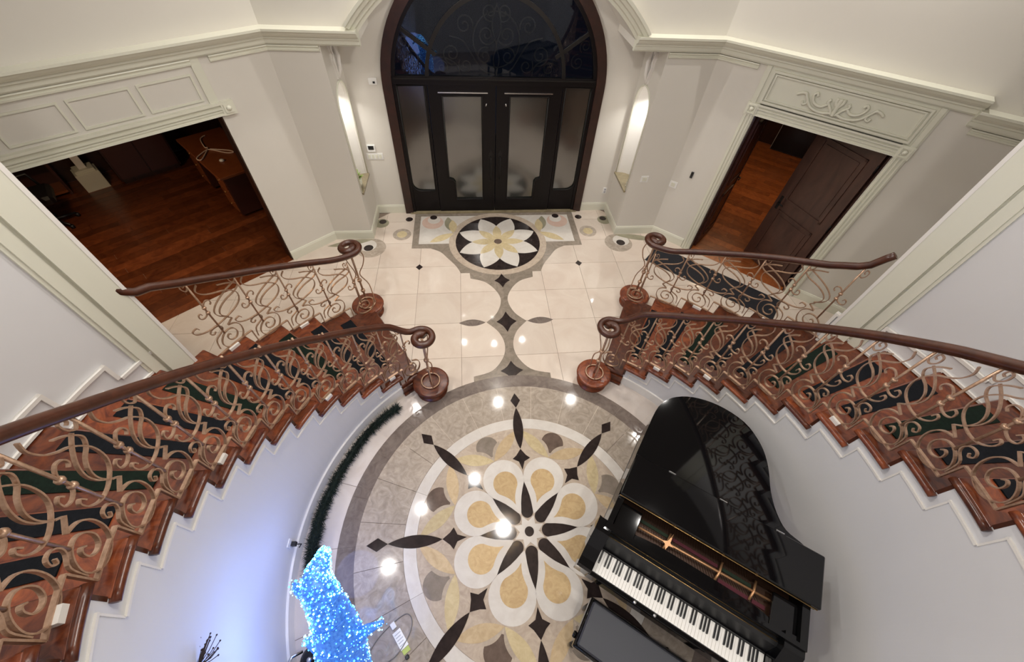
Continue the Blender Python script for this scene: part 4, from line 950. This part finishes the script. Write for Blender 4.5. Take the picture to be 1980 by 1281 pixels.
# lid: main board, folded front flap, hinges
lid = [(-0.06, 0.512), (-0.055, 0.9)] + catmull([(-0.05, 1.20), (-0.035, 1.44), (0.045, 1.60), (0.21, 1.715), (0.44, 1.76), (0.68, 1.712), (0.842, 1.57), (0.928, 1.40), (0.98, 1.19), (1.042, 1.045), (1.125, 0.945), (1.26, 0.90), (1.36, 0.82)], 4) + [(1.365, 0.512)]
l_ = MB().prism([lid], 0.974, 0.993, ID3).build('lid', 'piano_black', t)
flap = MB().bbox(-0.055, 1.385, 0.514, 0.888, 0.996, 1.026, 0.008).build('lid_flap', 'piano_black', t)
MB().tube([(-0.05, 0.512, 0.994), (1.375, 0.512, 0.994)], 0.0032, 6).build('lid_hinge', 'brass', flap)
for x in (0.25, 0.66, 1.08): MB().bbox(x - 0.03, x + 0.03, 0.889, 0.899, 1.0, 1.020, 0.003).build('lid_pad', 'chrome', flap)
# arms, key bed, key slip, fallboard
for x0, x1 in ((-0.118, -0.004), (1.226, 1.352)):
    MB().prism([[(-0.045, 0.60), (0.30, 0.60), (0.30, 0.95), (0.20, 0.95), (0.10, 0.84), (0.02, 0.80), (-0.035, 0.79), (-0.05, 0.76)]], x0, x1, lambda a, b, d: (d, a, b)).build('cheek', 'piano_black', t)
MB().box(-0.004, 1.226, -0.03, 0.25, 0.60, 0.712).build('keybed', 'satin_black', t)
MB().bbox(-0.02, 1.24, -0.052, -0.022, 0.60, 0.735, 0.004).build('keyslip', 'piano_black', t)
for x in (0.35, 0.50): MB().lathe([(0, 0), (0.012, 0), (0.012, 0.004), (0, 0.005)], 10, (x, -0.037, 0.735)).build('slip_screw', 'chrome', t)
fb = MB().prism([[(0.175, 0.76), (0.20, 0.86), (0.225, 0.875), (0.25, 0.87), (0.25, 0.70), (0.16, 0.70)]], -0.004, 1.226, lambda a, b, d: (d, a, b)).build('fallboard', 'satin_black', t)
MB().tube([(0.0, 0.226, 0.876), (1.222, 0.226, 0.876)], 0.0035, 6).build('fallboard_hinge', 'brass', fb)
MB().box(0.0, 1.222, 0.152, 0.162, 0.712, 0.742).build('name_felt', 'satin_black', t)
wk = 1.222 / 52
wme = MB().bbox(0.0006, wk - 0.0006, -0.018, 0.150, 0.713, 0.737, 0.0015).mesh('white_key', 'ivory')
bme = MB().prism([[(0.052, 0.737), (0.055, 0.748), (0.062, 0.7495), (0.150, 0.7495), (0.150, 0.730), (0.052, 0.730)]], -0.0055, 0.0055, lambda a, b, d: (d, a, b)).mesh('black_key', 'ebony')
for i in range(52):
    o = link('white_key', wme, t); o.location = (i * wk, 0, 0)
    if (i - 2) % 7 not in (2, 6) and i < 51 : 
        o = link('black_key', bme, t); o.location = ((i + 1) * wk, 0, 0)
# music shelf, desk folded flat, plate, struts, felts
for x0, x1 in ((-0.005, 0.165), (1.135, 1.30)): MB().bbox(x0, x1, 0.255, 0.50, 0.905, 0.925, 0.004).build('music_shelf', 'piano_black', t)
md = MB().prism([catmull([(0.17, 0.275), (0.17, 0.325), (0.30, 0.345), (0.36, 0.35), (0.62, 0.352), (0.90, 0.35), (1.02, 0.345), (1.13, 0.325), (1.13, 0.275)], 3) ], 0.90, 0.914, ID3).build('music_desk', 'piano_black', t)
MB().box(0.0, 1.30, 0.252, 0.268, 0.88, 0.90).build('desk_rail', 'felt_red', t)
MB().box(0.0, 1.30, 0.355, 0.505, 0.800, 0.842).build('pin_block', 'plate_bronze', t)
MB().tube([(0.165, 0.405, 0.880), (1.14, 0.445, 0.880)], 0.009, 7).build('plate_bar', 'plate_gold', t)
for x, y in ((0.40, 0.415), (0.79, 0.43), (1.03, 0.44)):
    s_ = MB().tube([(x - 0.015, y - 0.065, 0.862), (x, y, 0.882), (x + 0.012, y + 0.085, 0.862)], 0.009, 7).build('plate_strut', 'plate_gold', t)
MB().prism([[(0.40, 0.36), (0.415, 0.40), (0.45, 0.405), (0.42, 0.425), (0.425, 0.50), (0.40, 0.43), (0.36, 0.41), (0.385, 0.40)]], 0.878, 0.890, ID3).build('plate_star', 'plate_gold', t)
for x0, x1, m_ in ((0.18, 0.40, 'felt_green'), (0.42, 0.78, 'felt_red'), (0.80, 1.02, 'felt_green')): MB().box(x0, x1, 0.462, 0.486, 0.842, 0.852).build('string_felt', m_, t)
for x0, x1 in ((0.80, 1.02), (1.04, 1.13)): MB().box(x0, x1, 0.372, 0.40, 0.842, 0.852).build('string_felt', 'felt_red', t)
for i in range(44): MB().tube([(0.19 + i * 0.0214, 0.378, 0.846), (0.16 + i * 0.019, 0.52, 0.844), (0.10 + i * 0.018, 1.0 if i > 30 else 1.2, 0.842)], 0.0012, 3).build('string', 'plate_bronze', t)
# legs, lyre, pedals
for x, y in ((0.06, 0.12), (1.20, 0.12), (0.40, 1.50)):
    lg = MB().bbox(x - 0.055, x + 0.055, y - 0.055, y + 0.055, 0.09, 0.60, 0.012).build('leg', 'piano_black', t)
    MB().lathe([(0, 0), (0.03, 0.004), (0.034, 0.03), (0.03, 0.056), (0.018, 0.06), (0.018, 0.09), (0, 0.09)], 12, (x, y, 0.0)).build('caster', 'brass', lg)
ly = MB().bbox(0.50, 0.74, 0.30, 0.38, 0.06, 0.13, 0.01).build('pedal_box', 'piano_black', t)
for x in (0.55, 0.69): MB().tube([(x, 0.34, 0.13), (x, 0.34, 0.60)], 0.014, 8).build('lyre_post', 'piano_black', ly)
for x in (0.56, 0.62, 0.68): MB().bbox(x - 0.012, x + 0.012, 0.19, 0.31, 0.045, 0.056, 0.003).build('pedal', 'brass', ly)
# bench
t = empty('piano_bench', (0.375, -0.444, 0), PA); tag(t, 'black piano bench with dark grey leather top pulled up to the keyboard', 'bench')
MB().bbox(0.105, 0.985, -0.475, -0.118, 0.41, 0.475, 0.008).build('seat_frame', 'piano_black', t)
MB().bbox(0.125, 0.965, -0.455, -0.138, 0.475, 0.502, 0.012).build('cushion', 'leather', t)
MB().tube([(0.118, -0.462, 0.478), (0.972, -0.462, 0.478), (0.972, -0.131, 0.478), (0.118, -0.131, 0.478), (0.118, -0.462, 0.478)], 0.008, 6).build('edge_trim', 'piano_black', t)
for x in (0.14, 0.95):
    for y in (-0.44, -0.153): MB().tube([(x, y, 0.0), (x, y, 0.06), (x, y, 0.41)], [0.016, 0.020, 0.028], 8).build('leg', 'piano_black', t)
for x in (0.092, 0.998): MB().lathe([(0, -0.012), (0.022, -0.012), (0.026, 0), (0.022, 0.012), (0, 0.012)], 12, (0, 0, 0)).build('height_knob', 'piano_black', t).matrix_local = Matrix.Translation((x, -0.40, 0.44)) @ Matrix.Rotation(PI / 2, 4, 'Y')

# ================================================================== BLUE LIGHT SCULPTURE
t = empty('light_sculpture', (-1.47, -0.70, 0)); tag(t, 'tall glowing blue wire animal sculpture wrapped in tiny LED lights', 'light sculpture')
spine = [(-0.02, -0.42, 0.05, 0.17), (0.0, -0.26, 0.30, 0.185), (0.02, -0.12, 0.52, 0.165), (0.02, 0.02, 0.74, 0.150), (-0.01, 0.15, 0.93, 0.118), (-0.05, 0.24, 1.05, 0.105), (-0.06, 0.32, 1.10, 0.085), (-0.045, 0.395, 1.12, 0.055), (-0.035, 0.46, 1.12, 0.032), (-0.03, 0.485, 1.12, 0.012)]
sp_f = catmull(spine, 4)
bm_ = MB().tube([p[:3] for p in sp_f], [p[3] for p in sp_f], 16); bodyo = bm_.build('body', 'mesh_blue', t)
fins = [[(-0.10, 0.22, 1.05), (-0.20, 0.27, 1.02), (-0.24, 0.30, 0.99)], [(0.12, -0.02, 0.72), (0.22, 0.03, 0.74), (0.32, 0.06, 0.76)], [(-0.12, -0.02, 0.70), (-0.2, 0.0, 0.62), (-0.24, 0.02, 0.55)]]
for fpts in fins: MB().tube(fpts, [0.055, 0.035, 0.012], 10, True, 0.02).build('fin', 'mesh_blue', t)
MB().bbox(-0.17, 0.17, -0.60, -0.20, 0.0, 0.05, 0.02).build('base', 'mesh_blue', t)
wire = MB()
for i in range(0, len(sp_f), 3):
    p = sp_f[i]; q = sp_f[min(i + 1, len(sp_f) - 1)]; d = (Vector(q[:3]) - Vector(p[:3]))
    if d.length < 1e-5: continue
    d.normalize(); u = d.orthogonal().normalized(); v2 = d.cross(u)
    wire.tube([Vector(p[:3]) + (u * math.cos(a) + v2 * math.sin(a)) * (p[3] + 0.004) for a in np.linspace(0, 2 * PI, 17)], 0.003, 4, False)
wire.build('wire_frame', 'mesh_blue', t)
def bulbs(n, m_, seed):
    rnd = random.Random(seed); mb = MB()
    for _ in range(n):
        if rnd.random() < 0.85:
            f_ = rnd.random() ** 0.9 * (len(sp_f) - 2); i = int(f_); p, q = np.array(sp_f[i]), np.array(sp_f[i + 1]); w2 = p + (q - p) * (f_ - i)
            d = Vector(q[:3] - p[:3]).normalized(); u = d.orthogonal().normalized(); v2 = d.cross(u); a = rnd.uniform(0, 2 * PI)
            c = Vector(w2[:3]) + (u * math.cos(a) + v2 * math.sin(a)) * (w2[3] + 0.006)
        else:
            fp = rnd.choice(fins); a, b = (fp[0], fp[1]) if rnd.random() < 0.5 else (fp[1], fp[2]); u = rnd.random()
            c = Vector(a).lerp(Vector(b), u) + Vector((rnd.uniform(-1, 1), rnd.uniform(-1, 1), rnd.uniform(-1, 1))) * 0.035
        r_ = rnd.choice((0.003, 0.004, 0.004, 0.005, 0.008))
        mb.add([c + Vector(e) * r_ for e in ((1, 0, 0), (-1, 0, 0), (0, 1, 0), (0, -1, 0), (0, 0, 1), (0, 0, -1))], [(0, 2, 4), (2, 1, 4), (1, 3, 4), (3, 0, 4), (2, 0, 5), (1, 2, 5), (3, 1, 5), (0, 3, 5)])
    o = mb.build('led_bulbs', m_, t); tag(o, kind='stuff'); return o
bulbs(1100, 'bulb_blue', 1); bulbs(1000, 'bulb_cyan', 2)
for loc, pw in (((-1.74, -0.12, 0.60), 6.0), ((-1.70, -0.60, 0.95), 9.0), ((-1.18, -0.45, 0.5), 1.6)):   # the glow of the LED strings
    l = bpy.data.lights.new('led_glow', 'POINT'); l.energy = pw; l.color = (0.22, 0.36, 1.0); l.shadow_soft_size = 0.22
    o = bpy.data.objects.new('led_glow', l); COL.objects.link(o); o.location = loc; o.visible_glossy = True
# things round its foot
t = empty('black_ornament', (-1.785, -0.79, 0)); tag(t, 'round glossy black ornament beside the blue sculpture', 'ornament')
MB().lathe([(0, 0), (0.06, 0.0), (0.10, 0.05), (0.11, 0.11), (0.085, 0.18), (0.03, 0.21), (0.0, 0.212)], 20).build('ball', 'piano_black', t)
MB().lathe([(0.0, 0), (0.014, 0), (0.018, 0.03), (0.0, 0.034)], 10, (0, 0, 0.208)).build('knob', 'chrome', t)
MB().tube([(-0.10, 0.06, 0.12), (-0.16, 0.03, 0.16), (-0.18, -0.02, 0.16)], 0.012, 6).build('handle', 'chrome', t)
rc = MB().prism([catmull([(-0.03, -0.22), (-0.035, 0.02), (-0.02, 0.14), (0.0, 0.20), (0.02, 0.10), (0.03, -0.05), (0.035, -0.22)], 4, True)], 0.002, 0.12, ID3).build('red_cloth', 'red_cloth'); rc.location = (-1.672, -0.80, 0); rc.scale = (0.42, 1, 1)
tag(rc, 'crumpled dark red cloth between the black ornament and blue sculpture', 'cloth')
t = empty('cord_plug', (-1.885, -0.40, 0)); tag(t, 'small dark plug lying on the marble left of the sculpture', 'plug')
MB().bbox(-0.02, 0.02, -0.03, 0.03, 0.002, 0.03, 0.006).build('housing', 'plastic_black', t)
MB().tube([(0.015, 0.0, 0.012), (0.07, 0.03, 0.008), (0.13, 0.02, 0.008), (0.15, -0.12, 0.008)], 0.006, 6).build('cord', 'plastic_black', t)
# adapter with printed tag and its clear cord
t = empty('cord_tag', (-1.16, -0.715, 0), R(35)); tag(t, 'white printed warning tag with green end on a clear cord', 'tag')
MB().box(-0.035, 0.035, -0.075, 0.065, 0.0062, 0.0082).build('paper', 'plastic_white', t)
for i in range(5): MB().box(-0.026, 0.026 - 0.008 * (i % 2), -0.05 + i * 0.022, -0.043 + i * 0.022, 0.0082, 0.0086).build('printed_line', 'tag_print', t)
MB().box(-0.03, 0.03, -0.115, -0.078, 0.0062, 0.0084).build('green_end', 'tag_green', t)
MB().bbox(-0.02, 0.022, 0.085, 0.135, 0.0062, 0.02, 0.004).build('white_clip', 'plastic_white', t)
MB().bbox(-0.03, 0.0, -0.155, -0.125, 0.0062, 0.026, 0.005).build('plug', 'plastic_black', t)
cd = MB().tube(catmull([(-1.42, -0.82, 0.010), (-1.34, -0.70, 0.010), (-1.22, -0.60, 0.010), (-1.12, -0.55, 0.010), (-1.07, -0.60, 0.010), (-1.09, -0.70, 0.010), (-1.18, -0.82, 0.010), (-1.30, -0.88, 0.010)], 6), 0.0035, 5).build('clear_cord', 'cord_clear'); tag(cd, 'thin clear cord looped on the floor round the printed tag', 'cord')
# garland along the wall foot
gl_pts = catmull([(-1.37, 1.40), (-1.54, 1.26), (-1.71, 1.04), (-1.85, 0.76), (-1.93, 0.54), (-1.985, 0.32), (-2.0, 0.10), (-1.985, -0.10), (-1.93, -0.25)], 10)
t = empty('garland', (*gl_pts[0], 0)); tag(t, 'dark green fir garland lying along the foot of the curved left wall', 'garland')
rnd = random.Random(5); mb = MB(); g0 = np.array([*gl_pts[0], 0])
for i in range(6000):
    p = np.array([*gl_pts[rnd.randrange(len(gl_pts))], 0.045]) - g0 + np.array([rnd.gauss(0, 0.012), rnd.gauss(0, 0.012), rnd.gauss(0, 0.008)])
    d = np.array([rnd.gauss(0, 1), rnd.gauss(0, 1), rnd.gauss(0, 0.6)]); d /= np.linalg.norm(d); L = rnd.uniform(0.045, 0.10); e = np.cross(d, [rnd.random(), rnd.random(), 1]); e = e / np.linalg.norm(e) * 0.004
    q = p + d * L; q[2] = max(q[2], 0.004)
    gx, gy = q[0] + g0[0] + 0.013, q[1] + g0[1] + 0.026; gr = math.hypot(gx, gy)
    if gr > 2.07: q[0] -= gx / gr * (gr - 2.07); q[1] -= gy / gr * (gr - 2.07)
    mb.add([p - e, p + e, q], [(0, 1, 2)])
o = mb.build('fir_needles', 'garland_green', t); tag(o, kind='stuff')
MB().tube([(*(np.array([p[0], p[1]]) - g0[:2]), 0.045) for p in gl_pts], 0.020, 7).build('stem', 'garland_green', t)
# twig spray on the wall
tw = np.array([-1.985, -0.70, 1.34]); t = empty('twig_spray', tuple(tw)); tag(t, 'dark dried twig spray with tiny buds fixed to the left curved wall', 'dried twigs')
MB().tube([(-0.02, -0.12, 0), (0.01, -0.09, 0.0)], 0.022, 8).build('holder', 'twig', t)
rnd = random.Random(11)
for i in range(22):
    a = R(rnd.uniform(20, 125)); L = rnd.uniform(0.06, 0.15); p0 = (0.01, -0.09, 0.0); z2 = rnd.uniform(-0.03, 0.05)
    p1 = (0.01 + L * 0.5 * math.cos(a), -0.09 + L * 0.5 * math.sin(a) * 1.1, z2 * 0.5); p2 = (0.01 + L * 0.75 * math.cos(a), -0.09 + L * 1.1 * math.sin(a), z2)
    tg_ = MB().tube([p0, p1, p2], 0.0022, 4).build('twig', 'twig', t)
    MB().lathe([(0, -0.005), (0.0055, 0), (0, 0.005)], 6, p2).build('bud', 'twig', tg_)

# ================================================================== SMALL WALL FITTINGS
def plate(name, T, w_, h, d, m_, label, cat, extra=()):
    o = MB().prism([[(-w_, -h), (w_, -h), (w_, h), (-w_, h)]], 0, d, T).build(name, m_); tag(o, label, cat)
    for (a, b, c, e, nm2, mm) in extra: MB().prism([[(a, b), (c, b), (c, e), (a, e)]], d, d + 0.006, T).build(nm2, mm, o)
    return o
DW = lambda x, z: (lambda a, b, d: (x + a, YD - d, z + b))
plate('thermostat', DW(-1.93, 1.15), 0.06, 0.05, 0.02, 'plastic_white', 'small white thermostat with black display left of the entrance door', 'thermostat', ((-0.04, -0.015, 0.04, 0.04, 'display', 'plastic_black'),))
plate('switch_plate', DW(-1.90, 1.02), 0.125, 0.05, 0.008, 'plastic_white', 'wide white switch plate just below the thermostat', 'switch', tuple((-0.10 + i * 0.055, -0.03, -0.065 + i * 0.055, 0.03, 'rocker', 'trim_paint') for i in range(4)))
plate('door_chime', DW(-1.70, 2.08), 0.055, 0.04, 0.02, 'plastic_white', 'small white sensor high on the wall left of the entrance arch', 'sensor', ((0.0, -0.025, 0.03, 0.0, 'lens', 'plastic_black'),))
plate('wall_outlet', DW(1.97, 0.39), 0.035, 0.055, 0.008, 'plastic_white', 'white wall outlet right of the entrance door', 'outlet', ((-0.015, 0.008, 0.015, 0.04, 'socket', 'tag_print'), (-0.015, -0.04, 0.015, -0.008, 'socket', 'tag_print')))
FW = lambda x, z: (lambda a, b, d: (x + a, YF - d, z + b))
plate('light_switch', FW(2.28, 1.02), 0.06, 0.05, 0.008, 'plastic_white', 'white light switch on the wall right of the right niche', 'switch', ((-0.035, -0.03, -0.005, 0.03, 'rocker', 'trim_paint'), (0.005, -0.03, 0.035, 0.03, 'rocker', 'trim_paint')))
RW = lambda s, z: (lambda a, b, d: WR(s + a, d, z + b))
plate('dimmer_plate', RW(0.06, 0.95), 0.06, 0.05, 0.008, 'plastic_white', 'white dimmer plate at the corner of the right diagonal wall', 'switch', ((-0.03, -0.03, 0.03, 0.03, 'rocker', 'trim_paint'),))
plate('keypad', RW(0.27, 1.19), 0.018, 0.045, 0.02, 'plastic_black', 'small black keypad on the wall left of the right doorway', 'keypad', ((-0.01, 0.0, 0.01, 0.03, 'display', 'screen_black'),))
def curvepl(side, ang, z): 
    S_ = ST[side]; r_ = S_['R'] + 0.032
    return lambda a, b, d: (S_['c'][0] + side * (r_ - d) * math.cos(R(ang) + a / r_), S_['c'][1] + (r_ - d) * math.sin(R(ang) + a / r_), z + b)
o = plate('plug_outlet', curvepl(-1, 1.2, 0.24), 0.035, 0.055, 0.008, 'plastic_white', 'white outlet with black plug on the left curved wall', 'outlet', ((-0.015, -0.03, 0.015, 0.03, 'socket', 'tag_print'),))
MB().prism([[(-0.018, -0.02), (0.018, -0.02), (0.018, 0.02), (-0.018, 0.02)]], 0.014, 0.05, curvepl(-1, 1.2, 0.24)).build('plug', 'plastic_black', o)
MB().tube([curvepl(-1, 1.2, 0.24)(0, -0.01, 0.045), curvepl(-1, 1.2, 0.18)(0.01, 0, 0.07), curvepl(-1, 0.9, 0.15)(0, 0, 0.045)], 0.005, 6).build('plug_cord', 'plastic_black', o)
# plant and vase in the left niche, small vase in the right one
t = empty('niche_plant', (-2.13, 4.84, NZ0 + 0.003)); t.scale = (1.2, 1.2, 1.2); tag(t, 'small leafy green plant in a pale pot in the left niche', 'plant')
MB().lathe([(0, 0), (0.045, 0), (0.06, 0.06), (0.065, 0.11), (0.055, 0.115), (0.0, 0.10)], 16).build('pot', 'ceramic', t)
rnd = random.Random(3)
for i in range(26):
    a = rnd.uniform(0, 2 * PI); L = rnd.uniform(0.07, 0.13); el = rnd.uniform(0.3, 1.3); d = Vector((math.cos(a) * math.cos(el), math.sin(a) * math.cos(el), math.sin(el))); e = d.cross(Vector((0, 0, 1))).normalized() * 0.022
    p = Vector((0, 0, 0.11)); MB().add([p, p + d * L * 0.5 + e, p + d * L, p + d * L * 0.5 - e, p + d * L * 0.5 + Vector((0, 0, 0.006))], [(0, 1, 4), (1, 2, 4), (2, 3, 4), (3, 0, 4)]).build('leaf', 'leaf_green', t)
MB().lathe([(0, 0), (0.02, 0.005), (0.03, 0.03), (0.015, 0.045), (0, 0.04)], 10, (0.0, 0.02, 0.22)).build('dark_flower', 'twig', t)
t = empty('niche_figurine', (2.11, 4.80, NZ0 + 0.003)); tag(t, 'tiny pale figurine on the sill of the right niche', 'figurine')
MB().lathe([(0, 0), (0.028, 0), (0.03, 0.01), (0.014, 0.03), (0.024, 0.06), (0.014, 0.085), (0.018, 0.10), (0.012, 0.118), (0, 0.122)], 14).build('figure', 'ceramic', t)

# ================================================================== LAMP FITTINGS
for x, y in CANS:
    o = empty('ceiling_lamp', (x, y, CEIL)); tag(o, 'small round recessed ceiling lamp high over the hall', 'lamp', 'recessed lamps in the hall ceiling')
    MB().lathe([(0.085, -0.012), (0.105, -0.012), (0.11, 0.0), (0.085, 0.0)], 20).build('ring', 'white_paint', o)
for x, y, z in ALCOVE:
    o = empty('alcove_lamp', (x, y, z)); tag(o, 'small recessed lamp in the alcove vault above the entrance', 'lamp', 'recessed lamps in the alcove vault')
    MB().lathe([(0.045, -0.05), (0.06, -0.05), (0.065, 0.03), (0.045, 0.03)], 18).build('ring', 'white_paint', o)

# hanging ring lamp, unseen above the frame, added for soft light on the walls
CH = (-0.04, 1.06, 4.72)
t = empty('added_chandelier', CH); tag(t, 'added brass ring lamp, out of view, softening the light on the hall walls', 'added_chandelier')
MB().tube([(0, 0, 0.10), (0, 0, CEIL - CH[2])], 0.012, 8).build('stem', 'brass', t)
MB().lathe([(0, 0), (0.07, 0.0), (0.07, 0.02), (0, 0.03)], 18, (0, 0, CEIL - CH[2] - 0.03)).build('ceiling_rose', 'brass', t)
MB().tube([(0.34 * math.cos(a), 0.34 * math.sin(a), 0.16) for a in np.linspace(0, 2 * PI, 33)], 0.012, 6, False).build('ring', 'brass', t)
for k in range(6):
    a = 2 * PI * k / 6; c_, s_ = math.cos(a), math.sin(a)
    ar = MB().tube(catmull([(0, 0, 0.26), (0.15 * c_, 0.15 * s_, 0.22), (0.34 * c_, 0.34 * s_, 0.16)], 4), 0.008, 6).build('arm', 'brass', t)
    MB().lathe([(0, 0), (0.012, 0.0), (0.014, 0.03), (0.02, 0.05), (0.012, 0.085), (0, 0.09)], 10, (0.34 * c_, 0.34 * s_, 0.17)).build('bulb', 'lamp_glow', ar)
MB().lathe([(0, -0.09), (0.05, -0.07), (0.085, -0.02), (0.09, 0.03), (0.07, 0.05), (0, 0.055)], 20, (0, 0, 0.05)).build('glass_bowl', 'lamp_glow', t)
l = bpy.data.lights.new('added_chandelier_light', 'POINT'); l.energy = 150; l.color = (1, 0.955, 0.90); l.shadow_soft_size = 0.10
o = bpy.data.objects.new('added_chandelier_light', l); COL.objects.link(o); o.location = (CH[0], CH[1], CH[2] - 0.16)
